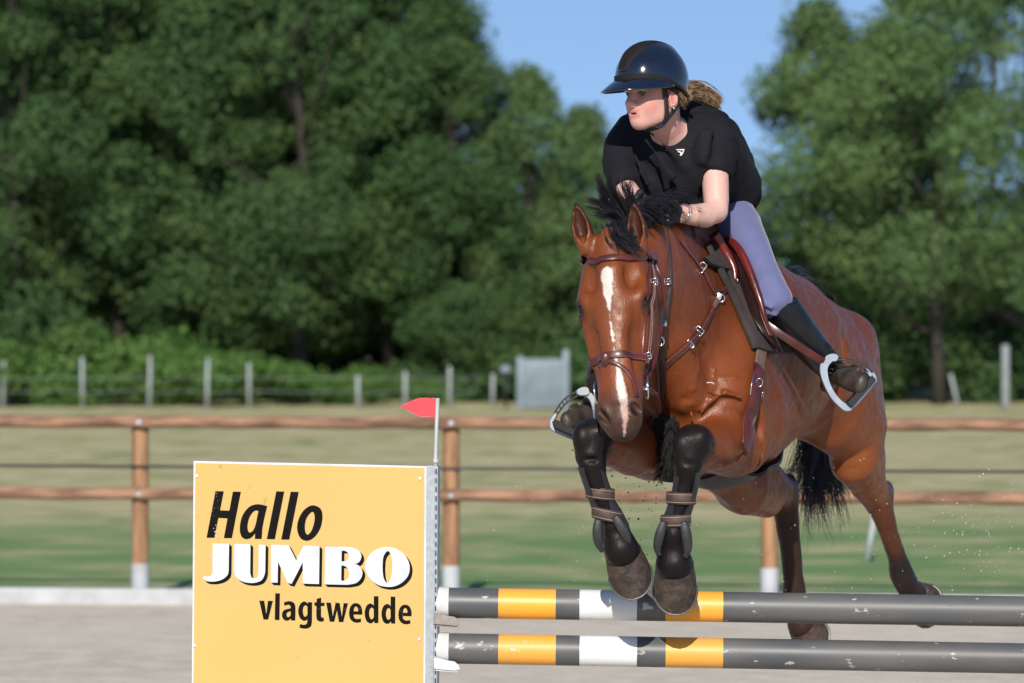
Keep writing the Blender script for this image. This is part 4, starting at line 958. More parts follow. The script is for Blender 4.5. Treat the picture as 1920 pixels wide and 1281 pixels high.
# helmet
M_gloss = material('navy_gloss', (.004, .006, .018, 1), rough=.12, spec=.6, coat=1.0, coatr=.04, color2=(.005, .007, .020, 1), nscale=300)
M_matte = material('helmet_suede', (.008, .007, .007, 1), rough=.75, spec=.25, color2=(.011, .009, .010, 1), nscale=60, bump=.1, bscale=200)
hc = R_(.010, 0, .056)
hf = A((rf[0], rf[1], -.04)); hf /= np.linalg.norm(hf); hl = rl - rl.dot(hf) * hf; hl /= np.linalg.norm(hl); hu = np.cross(hf, hl); hu = hu if hu[2] > 0 else -hu
SA, SB, SCc = .133, .106, .134
def hpt(th, ph, g=0.0):
    """helmet shell: th around from the front, ph up from the rim plane"""
    a_ = SA + (.002 if math.cos(th) < 0 else 0) * abs(math.cos(th)); cp = abs(math.cos(ph)) ** .92 * (1 if math.cos(ph) >= 0 else -1)
    return Vector(hc + hf * (a_ + g) * cp * math.cos(th) + hl * (SB + g) * cp * math.sin(th) + hu * ((SCc + g) * math.sin(ph) - .012))
def rim(th):
    back = (1 - math.cos(th)) / 2; return math.radians(2 - 34 * back ** 1.6 + 6 * math.sin(th) ** 2 * (1 - back))
def shell(name, th0, th1, f0, f1, g, mat, parent, n=64, m=24, thick=.0):
    V, F = [], []
    for j in range(m + 1):
        for i in range(n + 1):
            th = th0 + (th1 - th0) * i / n; lo, hi = f0(th), f1(th); V.append(hpt(th, lo + (hi - lo) * j / m, g))
    for j in range(m):
        for i in range(n): F.append((j * (n + 1) + i, j * (n + 1) + i + 1, (j + 1) * (n + 1) + i + 1, (j + 1) * (n + 1) + i))
    me = bpy.data.meshes.new(name); me.from_pydata([tuple(v) for v in V], [], F)
    bm = bmesh.new(); bm.from_mesh(me); bmesh.ops.remove_doubles(bm, verts=bm.verts, dist=1e-5); bmesh.ops.recalc_face_normals(bm, faces=bm.faces)
    if thick: bmesh.ops.solidify(bm, geom=bm.faces[:], thickness=thick)
    bm.to_mesh(me); bm.free(); return link(name, me, mat, parent)
hel = shell('helmet', 0, 2 * math.pi, rim, lambda th: math.pi / 2, 0, M_gloss, person, 96, 36, .006)
# matt band over the crown, front to back
V, F = [], []; N = 44
for i in range(N + 1):
    al = math.radians(16) + math.radians(150) * i / N; hw_ = .021 + .026 * min(1, i / 12) * (1 if i < 30 else max(.4, 1 - (i - 30) / 22))
    for j in range(9):
        y = -hw_ + 2 * hw_ * j / 8
        cz = SCc * math.sin(al); cx = math.cos(al); aa = SA + (.002 * abs(cx) if cx < 0 else 0); k_ = math.sqrt(max(0, 1 - (y / SB) ** 2))
        cp = abs(cx) ** .92 * (1 if cx >= 0 else -1)
        edge = .0034 if 0 < j < 8 else .0004
        V.append(Vector(hc + hf * (aa + edge) * cp * k_ + hl * y + hu * ((SCc + edge) * math.sin(al) * k_ - .012)))
for i in range(N):
    for j in range(8): F.append((i * 9 + j, i * 9 + j + 1, (i + 1) * 9 + j + 1, (i + 1) * 9 + j))
me = bpy.data.meshes.new('helmet_band'); me.from_pydata([tuple(v) for v in V], [], F); hb = link('helmet_band', me, M_matte, hel)
MB().tube([Vector(A(hpt(s_ * .16, math.radians(17), .004))) for s_ in (-1, -.5, 0, .5, 1)], .0035, 8).build('vent_lip', M_gloss, hb)
shell('rim_band', 0, 2 * math.pi, lambda th: rim(th) - math.radians(1), lambda th: rim(th) + math.radians(8) * max(.25, math.cos(th * .5) ** 2), .0022, M_matte, hel, 72, 4, .002)
# visor
V, F = [], []; n, m = 40, 8
for j in range(m + 1):
    q = j / m
    for i in range(n + 1):
        th = -1.62 + 3.24 * i / n; w = max(0, math.cos(th * .93)) ** .8; p0 = A(hpt(th, rim(th) + math.radians(1), .001))
        out_ = hf * (.064 * w) * q * math.cos(th * .35) + hl * (.020 * w * math.sin(th)) * q; V.append(Vector(p0 + out_ - hu * (.036 * q ** 1.2 * w + .026 * q * abs(math.sin(th)) ** 2 * w)))
for j in range(m):
    for i in range(n): F.append((j * (n + 1) + i, j * (n + 1) + i + 1, (j + 1) * (n + 1) + i + 1, (j + 1) * (n + 1) + i))
me = bpy.data.meshes.new('visor'); me.from_pydata([tuple(v) for v in V], [], F); bm = bmesh.new(); bm.from_mesh(me); bmesh.ops.recalc_face_normals(bm, faces=bm.faces); bmesh.ops.solidify(bm, geom=bm.faces[:], thickness=.004); bm.to_mesh(me); bm.free()
link('visor', me, M_gloss, hel)
# padding under the back, harness straps
shell('lining', 0, 2 * math.pi, lambda th: rim(th) - math.radians(10 if math.cos(th) < .3 else 2), lambda th: rim(th) + math.radians(3), -.010, M_matte, hel, 64, 4, .004)
def on_skin(q):
    c, n, i, d_ = pbvh.find_nearest(Vector(q)); return c + n * .004
M_strap = material('harness_web', (.012, .012, .014, 1), rough=.6, bump=.1, bscale=200)
for s_ in (1, -1):
    pts = [R_(.030, .086 * s_, .050), R_(.024, .080 * s_, .010), R_(.022, .069 * s_, -.030), R_(.026, .054 * s_, -.075), R_(.036, .036 * s_, -.108), R_(.046, .012 * s_, -.124), R_(.048, 0, -.127)]
    pts = [on_skin(q) for q in spline(pts, 6)]
    MB().tube(pts, .0105, 8, flat=.28, up=tuple(rl)).build('chin_strap', M_strap, hel)
    pts = [R_(-.050, .084 * s_, .030), R_(-.034, .080 * s_, -.030), R_(-.006, .068 * s_, -.070), R_(.026, .050 * s_, -.088)]
    pts = [on_skin(q) for q in spline(pts, 6)]
    MB().tube(pts, .0085, 8, flat=.28, up=tuple(rl)).build('chin_strap', M_strap, hel)
MB().box(Vector(R_(.034, .040, -.106)), (.016, .034, .018), Matrix((rf, rl, ru)).transposed(), .003).build('strap_buckle', M_gloss, hel)
m = MB(); m.ball(Vector(R_(.004, .086, -.042)), .0036, seg=10); m.ball(Vector(R_(.004, .087, -.052)), .0050, seg=10); m.tube([R_(.004, .084, -.036), R_(.004, .088, -.048)], .0015, 6); m.build('earring', M_chrome, person)
# hair in a low tail blowing back over the shoulder
M_blond = material('blonde_hair', srgb(168, 140, 110), rough=.5, color2=srgb(112, 86, 62), nscale=60, spec=.4, contrast=(.4, .6))
g = [[P(1272, 172, 12.66), P(1290, 160 + 4 * k_, 12.70), P(1315, 162 + 5 * k_, 12.74), P(1342, 182 + 4 * k_, 12.78), P(1348 - 4 * k_, 200, 12.79)] for k_ in range(5)]
g += [[P(1268, 186, 12.64), P(1284, 184, 12.68), P(1302, 182, 12.72), P(1325, 190, 12.76), P(1340, 198, 12.78)], [P(1262, 190, 12.62), P(1275, 188, 12.66), P(1296, 176, 12.7), P(1320, 176, 12.75), P(1332, 188, 12.77)]]
hairs('ponytail', person, M_blond, g, 2000, .0010, spread=.006, flare=.004, wave=.002, seed=9, jlen=.15, clump=9)
g = [[R_(-.02 - .01 * k_, .074, .02), R_(-.045 - .008 * k_, .072, -.012), R_(-.075, .056, -.035 + .004 * k_), R_(-.10, .03, -.035)] for k_ in range(5)]
hairs('hair', person, M_blond, g, 260, .0013, spread=.006, flare=.004, wave=.002, seed=10, jlen=.1)
# ------------------------------------------------------------------ tack
M_lea = material('brown_leather', srgb(92, 38, 34), rough=.38, spec=.5, color2=srgb(66, 28, 26), nscale=22, bump=.08, bscale=90, coat=.2, coatr=.2)
M_leat = material('saddle_leather', srgb(104, 30, 26), rough=.32, spec=.5, color2=srgb(70, 22, 20), nscale=9, bump=.08, bscale=70, coat=.3, coatr=.15)
M_dleat = material('dark_saddle_leather', srgb(46, 22, 22), rough=.42, spec=.4, color2=srgb(32, 17, 18), nscale=9, bump=.08, bscale=70)
M_web = material('girth_web', srgb(112, 92, 80), rough=.8, color2=srgb(96, 78, 68), nscale=40, bump=.15, bscale=200)
M_pad = material('saddle_cloth', srgb(58, 50, 48), rough=.9, color2=srgb(46, 40, 39), nscale=14, bump=.25, bscale=160)
M_wool = material('black_sheepskin', (.010, .009, .009, 1), rough=.9, bump=.5, bscale=120)
def strap(name, pts, w, th, mat, parent, off=.004, free=False, n=8, closed=False, nrm=None):
    """a flat strap lying on the horse: pts are points near it; free keeps them where they are"""
    q = spline(pts, n, closed); C_, N_ = [], []
    for p in q:
        c, nn, i, d_ = hbvh.find_nearest(Vector(p))
        C_.append(Vector(p) if free else c + nn * off); N_.append(Vector(nrm) if nrm is not None else nn)
    for _ in range(3):
        m = len(N_); N_ = [(N_[max(i - 1, 0)] + N_[i] * 2 + N_[min(i + 1, m - 1)]).normalized() for i in range(m)]
        if not free: C_ = [C_[i] if i in (0, m - 1) else (C_[i - 1] + C_[i] * 2 + C_[i + 1]) / 4 for i in range(m)]
    bm = bmesh.new(); rings = []; m = len(C_)
    for i in range(m):
        t = (C_[min(i + 1, m - 1)] - C_[max(i - 1, 0)]).normalized() if not closed else (C_[(i + 1) % m] - C_[i - 1]).normalized()
        nn = (N_[i] - N_[i].dot(t) * t).normalized(); b = t.cross(nn)
        prof = [(-1, 0), (-.94, .8), (-.55, 1.15), (0, 1.25), (.55, 1.15), (.94, .8), (1, 0), (.9, -1), (-.9, -1)]
        rings.append([bm.verts.new(C_[i] + b * w / 2 * x + nn * th / 2 * y) for x, y in prof])
    k = len(rings[0])
    for i in range(m if closed else m - 1):
        for j in range(k): bm.faces.new((rings[i][j], rings[i][(j + 1) % k], rings[(i + 1) % m][(j + 1) % k], rings[(i + 1) % m][j]))
    if not closed: bm.faces.new(rings[0][::-1]); bm.faces.new(rings[-1])
    bmesh.ops.recalc_face_normals(bm, faces=bm.faces[:]); me = bpy.data.meshes.new(name); bm.to_mesh(me); bm.free()
    o = link(name, me, mat, parent); sharp(o, 50)
    return o, C_, N_
def stitch(parent, C_, N_, w):
    for s_ in (-1, 1):
        pts = []
        for i in range(len(C_)):
            t = (C_[min(i + 1, len(C_) - 1)] - C_[max(i - 1, 0)]).normalized(); b = t.cross((N_[i] - N_[i].dot(t) * t).normalized()); pts.append(C_[i] + b * w * .36 * s_ + N_[i] * .0030)
        MB().tube(pts, .0006, 5).build('stitching', M_thread, parent)
M_thread = material('thread', (.42, .33, .26, 1), rough=.8)
def hp(*q): return [hit(x, y) for x, y in q]
def buckle(px, py, w, h, ang, parent, off=.008, Y=None, r_=.0021):
    c = hit(px, py, off) if Y is None else P(px, py, Y); ca, sa = math.cos(ang), math.sin(ang); e1 = Vector((ca, 0, sa)); e2 = Vector((-sa, -.15, ca))
    pts = [c + e1 * (w * x) + e2 * (h * y) for x, y in ((-1, -.7), (-.8, -1), (.8, -1), (1, -.7), (1, .7), (.8, 1), (-.8, 1), (-1, .7))]
    MB().tube(pts, r_, 7, closed=True).tube([c - e1 * w, c + e1 * w], r_ * .8, 6).build('buckle', M_chrome, parent)
def ring_on_head(t, tilt=0.0, n=40, off=.004, olow=-.35):
    """points round the head at distance t down the face"""
    ctr = A(H(0, t, -.10)); out = []
    for i in range(n):
        th = 2 * math.pi * i / n; dr = hs * math.sin(th) + ho * math.cos(th) + hd * (tilt * math.cos(th))
        r0 = Vector(ctr + dr * .5); q = hbvh.ray_cast(r0, Vector(-dr).normalized(), .6)
        out.append(q[0] if q[0] is not None else Vector(ctr + dr * .1))
    return out
# bridle
bridle = empty('bridle', H(0, .1, 0)); tag(bridle, 'brown leather bridle with padded browband and crossed noseband on the bay head', 'bridle')
bridle.location = (0, 0, 0)
o, c_, n_ = strap('browband', hp((1097, 490), (1106, 489), (1130, 487), (1160, 484), (1190, 482), (1210, 482), (1220, 484)), .021, .008, M_lea, bridle, off=.007); stitch(o, c_, n_, .021)
nb_ = ring_on_head(.398, .02); o, c_, n_ = strap('noseband', nb_, .024, .007, M_lea, bridle, n=3, closed=True); stitch(o, c_[:32] , n_[:32], .024); 
MB().ball(hit(1138, 673, .008), (.0150, .009, .020), seg=16).build('rosette', M_lea, bridle)
o, c_, n_ = strap('flash_strap', hp((1140, 677), (1160, 685), (1178, 700), (1188, 722), (1193, 745)) , .013, .006, M_lea, bridle)
o, c_, n_ = strap('flash_strap', hp((1136, 677), (1126, 684), (1116, 700), (1112, 716)), .013, .006, M_lea, bridle)
o, c_, n_ = strap('cheekpiece', hp((1222, 486), (1224, 520), (1222, 560), (1219, 600), (1216, 640), (1210, 680)), .016, .005, M_lea, bridle); stitch(o, c_, n_, .016)
o, c_, n_ = strap('cheekpiece', hp((1216, 488), (1213, 530), (1209, 600), (1206, 650), (1203, 672)), .009, .004, M_lea, bridle)
o, c_, n_ = strap('cheekpiece', hp((1092, 494), (1083, 540), (1088, 600), (1100, 660)), .014, .005, M_lea, bridle)
buckle(1222, 530, .010, .010, .1, bridle); buckle(1212, 668, .009, .010, .2, bridle)
# crown piece over the poll behind the ears
cp = [hit(1222, 482), H(.085, .06, -.11), H(.055, .015, -.135), H(.0, .002, -.14), H(-.055, .015, -.135), H(-.085, .06, -.10), hit(1090, 490)]
strap('crownpiece', cp, .030, .009, M_leat, bridle, off=.016)
# throat lash and reins
strap('throat_lash', [hit(1226, 490), P(1240, 520, 12.16), P(1247, 570, 12.2), P(1246, 620, 12.24), P(1228, 655, 12.24)], .011, .004, M_lea, bridle, free=True, nrm=(.4, -1, 0))
bitc = H(.072, .485, -.105)
e1 = hd; e2 = A((.35, -.5, 0)); e2 = ho * .9 + hs * .25
pts = [bitc + .036 * math.cos(t_2) * e1 + .026 * math.sin(t_2) * e2 + hs * .006 for t_2 in np.linspace(0, 2 * math.pi, 28, endpoint=False)]
MB().tube(pts, .0038, 8, closed=True).build('bit_ring', M_chrome, bridle)
MB().tube([H(-.07, .49, -.09), H(0, .50, -.10), H(.072, .49, -.09)], .007, 8).build('bit', M_chrome, bridle)
pts = [H(-.078, .485, -.105) + .036 * math.cos(t_2) * e1 + .026 * math.sin(t_2) * (ho * .9 - hs * .25) for t_2 in np.linspace(0, 2 * math.pi, 28, endpoint=False)]
MB().tube(pts, .0038, 8, closed=True).build('bit_ring', M_chrome, bridle)
M_rub = material('rubber_rein', (.018, .018, .022, 1), rough=.6, bump=.3, bscale=150)
rein_pts = [P(1216, 706, 12.0), P(1228, 672, 12.06), P(1240, 610, 12.16), P(1250, 545, 12.26), P(1252, 490, 12.34), P(1244, 440, 12.42), P(1246, 408, 12.42)]
strap('rein', rein_pts[:3], .014, .005, M_lea, bridle, free=True, nrm=(.3, -1, .1)); strap('rein', rein_pts[2:5], .016, .006, M_rub, bridle, free=True, nrm=(.3, -1, .1)); strap('rein', rein_pts[4:], .014, .005, M_lea, bridle, free=True, nrm=(.3, -1, .1))
strap('rein', [P(1110, 700, 12.05), P(1108, 600, 12.2), P(1130, 500, 12.4), P(1200, 410, 12.52)], .014, .005, M_rub, bridle, free=True, nrm=(-.3, -1, .1))
strap('rein_loop', [P(1246, 412, 12.40), P(1256, 470, 12.30), P(1258, 530, 12.24), P(1250, 585, 12.22), P(1247, 605, 12.22)], .011, .004, M_rub, bridle, free=True, nrm=(.3, -1, .1))
MB().tube([P(1246, 600, 12.215), P(1248, 612, 12.215)], .006, 8).build('rein_stop', M_chrome, bridle)
buckle(1251, 528, .009, .009, .1, bridle, Y=12.22)

# breastplate
bp_ = empty('breastplate'); tag(bp_, 'brown leather breastplate strapped across the chest and shoulder of the horse', 'breastplate')
for pp, w in ((((1274, 452), (1290, 474), (1306, 494), (1316, 508)), .014), (((1318, 510), (1328, 530), (1340, 552)), .020), (((1340, 550), (1352, 548), (1364, 540), (1380, 535)), .020)):
    o, c_, n_ = strap('neck_strap', hp(*pp), w, .007, M_lea, bp_); stitch(o, c_, n_, w)
o, c_, n_ = strap('elastic', hp((1344, 563), (1339, 572), (1334, 584)), .019, .006, M_web, bp_)
o, c_, n_ = strap('chest_strap', hp((1336, 578), (1325, 600), (1310, 622), (1290, 645), (1268, 665), (1250, 680), (1240, 690)), .022, .007, M_lea, bp_, off=.005); stitch(o, c_, n_, .022)
buckle(1312, 503, .010, .016, -.6, bp_); buckle(1306, 621, .014, .012, -.75, bp_); buckle(1378, 535, .006, .014, .2, bp_); buckle(1291, 645, .013, .006, -.75, bp_)
pts = [hit(1349, 560, .006) + Vector((.011 * math.cos(q), -.002, .013 * math.sin(q))) for q in np.linspace(0, 6.283, 16, endpoint=False)]
MB().tube(pts, .0026, 6, closed=True).build('ring', M_chrome, bp_)
M_plate = material('small_plate', (.75, .76, .77, 1), rough=.3, metal=.7)
c = hit(1343, 557, .010); MB().box(c, (.016, .004, .021), Matrix.Rotation(.35, 3, 'Y'), .001).build('name_plate', M_plate, bp_)
o, c_, n_ = strap('martingale', [hit(1238, 690), hit(1240, 720), hit(1243, 750), hit(1247, 780, .006)], .024, .007, M_lea, bp_, off=.006)
wl = [hit(1246, 782), hit(1250, 810), hit(1254, 840), hit(1258, 868)]
wl = [p + Vector((0, -.012, 0)) for p in wl] + [wl[-1] + Vector((.0, .04, -.05))]
strap('sheepskin', wl, .070, .030, M_wool, bp_, off=.012)
V, F = strands([[p + Vector((s_ * .026, -.010, .0)), p + Vector((s_ * .034, -.022, -.010)), p + Vector((s_ * .038, -.026, -.022)), p + Vector((s_ * .038, -.026, -.030))] for p in [P_mid(wl[i], wl[i + 1], q) for i in range(4) for q in (0, .33, .66)] for s_ in (-1, -.5, 0, .5, 1)],
               1500, .0011, spread=.006, flare=.006, wave=.002, seed=40)
link('sheepskin_pile', mesh_np('sheepskin_pile', V, F), M_wool, bp_)
strap('martingale', [H(0, .40, -.26), P(1228, 740, 12.2), P(1236, 775, 12.4)], .02, .006, M_lea, bp_, free=True, nrm=(.2, -1, 0))
for x0, x1 in ((1234, 1238), (1243, 1246)):
    strap('martingale', [P(x0, 640, 12.14), P(x0 + 1, 680, 12.20), P(x1, 715, 12.28), P(x1, 738, 12.34)], .012, .005, M_dleat, bp_, free=True, nrm=(.3, -1, 0))
pts = [P(1238, 640, 12.13) + Vector((.012 * math.cos(q), 0, .014 * math.sin(q))) for q in np.linspace(0, 6.283, 16, endpoint=False)]
MB().tube(pts, .0026, 6, closed=True).build('ring', M_chrome, bp_)

# saddle cloth, saddle
def hull_patch(name, rows, mat, parent, off=.006, th=.010, snap_=True, n=6):
    """a sheet over the horse: rows of points, smoothed and laid on its surface"""
    R2 = [spline(r_, n) for r_ in rows]; m = len(R2[0]); cols = [spline([R2[i][j] for i in range(len(R2))], n) for j in range(m)]
    k = len(cols[0]); G = np.array(cols); NN = np.zeros_like(G)
    if snap_:
        for j in range(m):
            for i in range(k):
                c, nn, i_, d_ = hbvh.find_nearest(Vector(G[j, i])); G[j, i] = c; NN[j, i] = nn
    else:
        du = np.gradient(G, axis=0); dv = np.gradient(G, axis=1); NN = np.cross(du, dv); NN /= np.linalg.norm(NN, axis=2)[..., None] + 1e-9
        c, nn, i_, d_ = hbvh.find_nearest(Vector(G[m // 2, k // 2]))
        if NN[m // 2, k // 2] @ (G[m // 2, k // 2] - A(c)) < 0: NN = -NN
    for _ in range(6):
        NN[1:-1, 1:-1] = (NN[1:-1, 1:-1] + NN[:-2, 1:-1] + NN[2:, 1:-1] + NN[1:-1, :-2] + NN[1:-1, 2:]) / 5
        if snap_: G[1:-1, 1:-1] = (G[1:-1, 1:-1] * 2 + G[:-2, 1:-1] + G[2:, 1:-1] + G[1:-1, :-2] + G[1:-1, 2:]) / 6
    NN /= np.linalg.norm(NN, axis=2)[..., None]; o0 = off if snap_ else 0
    V = np.concatenate([(G + NN * o0).reshape(-1, 3), (G + NN * (o0 + th)).reshape(-1, 3)]); q0 = m * k; F = []
    ix = lambda j, i: j * k + i
    for j in range(m - 1):
        for i in range(k - 1):
            f = (ix(j, i), ix(j + 1, i), ix(j + 1, i + 1), ix(j, i + 1)); F.append(f[::-1]); F.append(tuple(x + q0 for x in f))
    edge = [ix(j, 0) for j in range(m)] + [ix(m - 1, i) for i in range(1, k)] + [ix(j, k - 1) for j in range(m - 2, -1, -1)] + [ix(0, i) for i in range(k - 2, 0, -1)]
    for x in range(len(edge)): p0, p1 = edge[x], edge[(x + 1) % len(edge)]; F.append((p0, p1, p1 + q0, p0 + q0))
    me = bpy.data.meshes.new(name); me.from_pydata([tuple(v) for v in V], [], F); bm = bmesh.new(); bm.from_mesh(me); bmesh.ops.recalc_face_normals(bm, faces=bm.faces[:]); bm.to_mesh(me); bm.free()
    o = link(name, me, mat, parent); sharp(o, 60); return o
cloth = empty('saddle_cloth'); tag(cloth, 'thin dark saddle cloth edging out in front of and below the saddle', 'saddle cloth')
LTs = lambda back, z, sd: T(back, z, sd)
hull_patch('cloth_side', [hp((1328, 452), (1352, 500), (1384, 575), (1412, 655)), hp((1360, 450), (1392, 505), (1420, 580), (1440, 661)), hp((1400, 450), (1435, 520), (1466, 590), (1490, 662))], M_pad, cloth, off=.010, th=.012)
hull_patch('cloth_side', [[T(.30, 2.34, -.05), T(.28, 2.22, -.16), T(.33, 2.08, -.26), T(.42, 1.97, -.29)], [T(.45, 2.34, -.05), T(.48, 2.22, -.18), T(.50, 2.08, -.28), T(.53, 1.97, -.32)],
                          [T(.64, 2.30, -.05), T(.66, 2.22, -.20), T(.68, 2.08, -.30), T(.64, 1.97, -.32)]], M_pad, cloth, off=.010, th=.012)
# front edge roll of the cloth as seen
strap('cloth_edge', hp((1322, 462), (1336, 492), (1352, 522), (1368, 552), (1384, 586), (1400, 622), (1412, 655)), .036, .014, M_pad, cloth, off=.014)
saddle = empty('saddle'); tag(saddle, 'burgundy leather jumping saddle with aluminium stirrups under the rider', 'saddle')
seat = [[T(b_, z_, w_ * k_) for k_ in (-1, -.5, 0, .5, 1)] for b_, z_, w_ in ((.30, 2.375, .045), (.38, 2.36, .06), (.48, 2.32, .08), (.58, 2.315, .095), (.66, 2.335, .09), (.70, 2.345, .07))]
hull_patch('seat', seat, M_leat, saddle, snap_=False, th=.03)
# red pommel rolls beside the withers, seen between cloth and flap
MB().tube(spline([hit(1324, 446, .03), hit(1338, 468, .03), hit(1352, 490, .03), hit(1363, 512, .03), hit(1369, 532, .022)], 5), [.017] * 10 + [.017 - .0011 * k for k in range(11)], 12).build('pommel_roll', M_leat, saddle)
MB().tube([hit(1369, 526, .03), hit(1370, 536, .03)], .004, 6).build('dee', M_chrome, saddle)
def lift(p, o_):
    c, nn, i_, d_ = hbvh.find_nearest(Vector(p)); return c + nn * o_
kn = [P(1358, 448, 12.80), P(1372, 454, 12.77), P(1388, 472, 12.73), P(1402, 500, 12.695), P(1414, 532, 12.665), P(1426, 566, 12.64), P(1435, 600, 12.63), P(1446, 630, 12.64), P(1458, 652, 12.66)]
fr = [lift(p, .030) for p in hp((1344, 452), (1352, 470), (1360, 492), (1368, 516), (1377, 542), (1388, 570), (1400, 600), (1416, 632), (1438, 657))]
fl = hull_patch('flap', [fr, [fr[i] * .5 + kn[i] * .5 - Vector((.004, .0, .004)) for i in range(9)], kn], M_dleat, saddle, snap_=False, th=.010, n=4)
kr = spline(kn[:8], 5)
MB().tube(kr, [.005 + .0095 * math.sin(min(1, (k + 1) / 9) * 1.57) * (1 if k < 20 else max(.25, 1 - (k - 20) / 18)) for k in range(len(kr))], 12).build('knee_roll', M_leat, fl)
st_ = spline([k_ * .78 + f_ * .22 + Vector((0, -.012, 0)) for k_, f_ in zip(kn[1:8], fr[1:8])], 5)
MB().tube(st_, .0010, 5).build('stitching', M_thread, fl)
pan = hull_patch('panel', [hp((1346, 452), (1352, 470), (1362, 492)), hp((1354, 452), (1362, 468), (1368, 486)), hp((1362, 456), (1367, 466), (1370, 480))], M_leat, saddle, off=.040, th=.006)
hull_patch('flap', [[T(.38, 2.26, -.15), T(.36, 2.10, -.30), T(.44, 1.95, -.33)], [T(.52, 2.26, -.17), T(.52, 2.08, -.32), T(.54, 1.92, -.36)], [T(.62, 2.26, -.18), T(.63, 2.10, -.33), T(.62, 1.95, -.35)]], M_dleat, saddle, off=.026, th=.008)
# girth with its leather guard
def gp(*q): return [hit(x, y, .006) for x, y in q]
o, c_, n_ = strap('girth', gp((1424, 640), (1423, 670), (1420, 700), (1414, 735), (1407, 770), (1399, 810), (1394, 838)), .052, .009, M_web, saddle, off=.007)
o2, c2_, n2_ = strap('girth_guard', gp((1417, 690), (1411, 725), (1404, 765), (1397, 805), (1391, 842)), .048, .010, M_lea, saddle, off=.014); 
MB().tube([hit(1407, 688, .022), hit(1402, 716, .022), hit(1398, 742, .022)], .0022, 6).build('guard_edge', M_chrome, o2)
pts = [hit(1413, 721, .024) + Vector((.010 * math.cos(q), -.002, .013 * math.sin(q))) for q in np.linspace(0, 6.283, 18, endpoint=False)]
MB().tube(pts, .0016, 6, closed=True).build('guard_ring', M_chrome, o2)
for k, (x, y) in enumerate(((1418, 733), (1420, 737), (1422, 741))):   # small raised metal script on the guard
    c = hit(x, y, .024); MB().tube([c + Vector((.0035 * math.cos(q), 0, .0035 * math.sin(q))) for q in np.linspace(0, 4.6, 9)], .0010, 5).build('guard_lettering', M_chrome, o2)
# strap from the flap across the girth
strap('flap_strap', gp((1417, 640), (1432, 646), (1450, 650), (1470, 656)), .026, .006, M_dark, saddle, off=.012)
# belly guard under the chest
bg = []
for ang in np.linspace(-1.25, .75, 15):
    row = []
    for bk_ in (.26, .38, .52):
        c0 = T(bk_, 1.85, 0); d_ = -HL * math.sin(ang) * -1 * .8 + A((0, 0, -1)) * math.cos(ang); d_ = HL * math.sin(ang) + A((0, 0, -1)) * math.cos(ang)
        q = hbvh.ray_cast(Vector(c0 + d_ * 1.0), Vector(-d_), 1.2); row.append((q[0] + Vector(d_) * (.014 + .032 * math.exp(-(ang / .6) ** 2))) if q[0] is not None else Vector(c0 + d_ * .35))
    bg.append(row)
M_guard = material('belly_guard', srgb(44, 36, 36), rough=.5, color2=srgb(34, 28, 28), nscale=10, bump=.1, bscale=60)
hull_patch('belly_guard', bg, M_guard, saddle, snap_=False, th=.010, n=3)

# stirrups
M_alu = material('stirrup_aluminium', (.38, .41, .44, 1), rough=.35, metal=.75, spec=.5, color2=(.30, .33, .36, 1), nscale=30)
M_tread = material('tread_rubber', (.012, .012, .013, 1), rough=.7, bump=.4, bscale=200)
def px_plate(name, outline, hole, Y, tilt, thick, mat, parent, ref=None, bev=.0015):
    """a flat piece facing the camera's side, tilted by tilt (metres of depth per metre to the right)"""
    cx = sum(q[0] for q in outline) / len(outline); cy = sum(q[1] for q in outline) / len(outline); s_ = Y / FPX
    f = lambda L_: [((q[0] - cx) * s_, -(q[1] - cy) * s_) for q in L_]
    spl = [f(outline)] + ([f(hole)] if hole else [])
    return plate(name, spl, P(cx, cy, Y), (1, tilt, 0), (0, .12, 1), thick, mat, parent, bev)
def smooth_px(pts, n=6, closed=True): return [tuple(q[:2]) for q in spline([(x, y, 0) for x, y in pts], n, closed)]
strap('stirrup_leather', [P(1436, 608, 12.665), P(1462, 626, 12.655), P(1500, 651, 12.67), P(1545, 680, 12.735)], .0265, .007, M_lea, saddle, free=True, nrm=(.25, -1, -.2))
st = px_plate('stirrup', smooth_px([(1551, 667), (1561, 664), (1569, 666), (1571, 671), (1567, 677), (1560, 678), (1552, 687), (1550, 697), (1553, 716), (1562, 736), (1574, 751), (1586, 759), (1594, 757), (1612, 740), (1632, 718),
      (1634, 711), (1624, 697), (1624, 692), (1635, 697), (1641, 703), (1643, 713), (1640, 720), (1618, 745), (1598, 766), (1589, 771), (1578, 768), (1558, 749), (1545, 725), (1537, 700), (1538, 683), (1544, 681), (1547, 672)], 4), None, 12.74, .12, .018, M_alu, saddle)
MB().tube(spline([P(1570, 668, 12.74), P(1588, 671, 12.74), P(1608, 677, 12.74), P(1624, 686, 12.74), P(1636, 698, 12.74)], 4), .0028, 6).tube(spline([P(1569, 675, 12.74), P(1588, 676, 12.74), P(1606, 682, 12.74), P(1622, 692, 12.74), P(1628, 698, 12.74)], 4), .0024, 6)\
    .tube([P(1590, 671, 12.74), P(1592, 677, 12.74)], .0022, 6).tube([P(1604, 675, 12.74), P(1603, 681, 12.74)], .0022, 6).tube([P(1616, 680, 12.74), P(1614, 687, 12.74)], .0022, 6).build('release_arm', M_dark, st)
tr = px_plate('tread', [(1586, 757), (1593, 763), (1638, 714), (1633, 708), (1612, 730)], None, 12.745, .12, .060, M_tread, st, bev=.003)
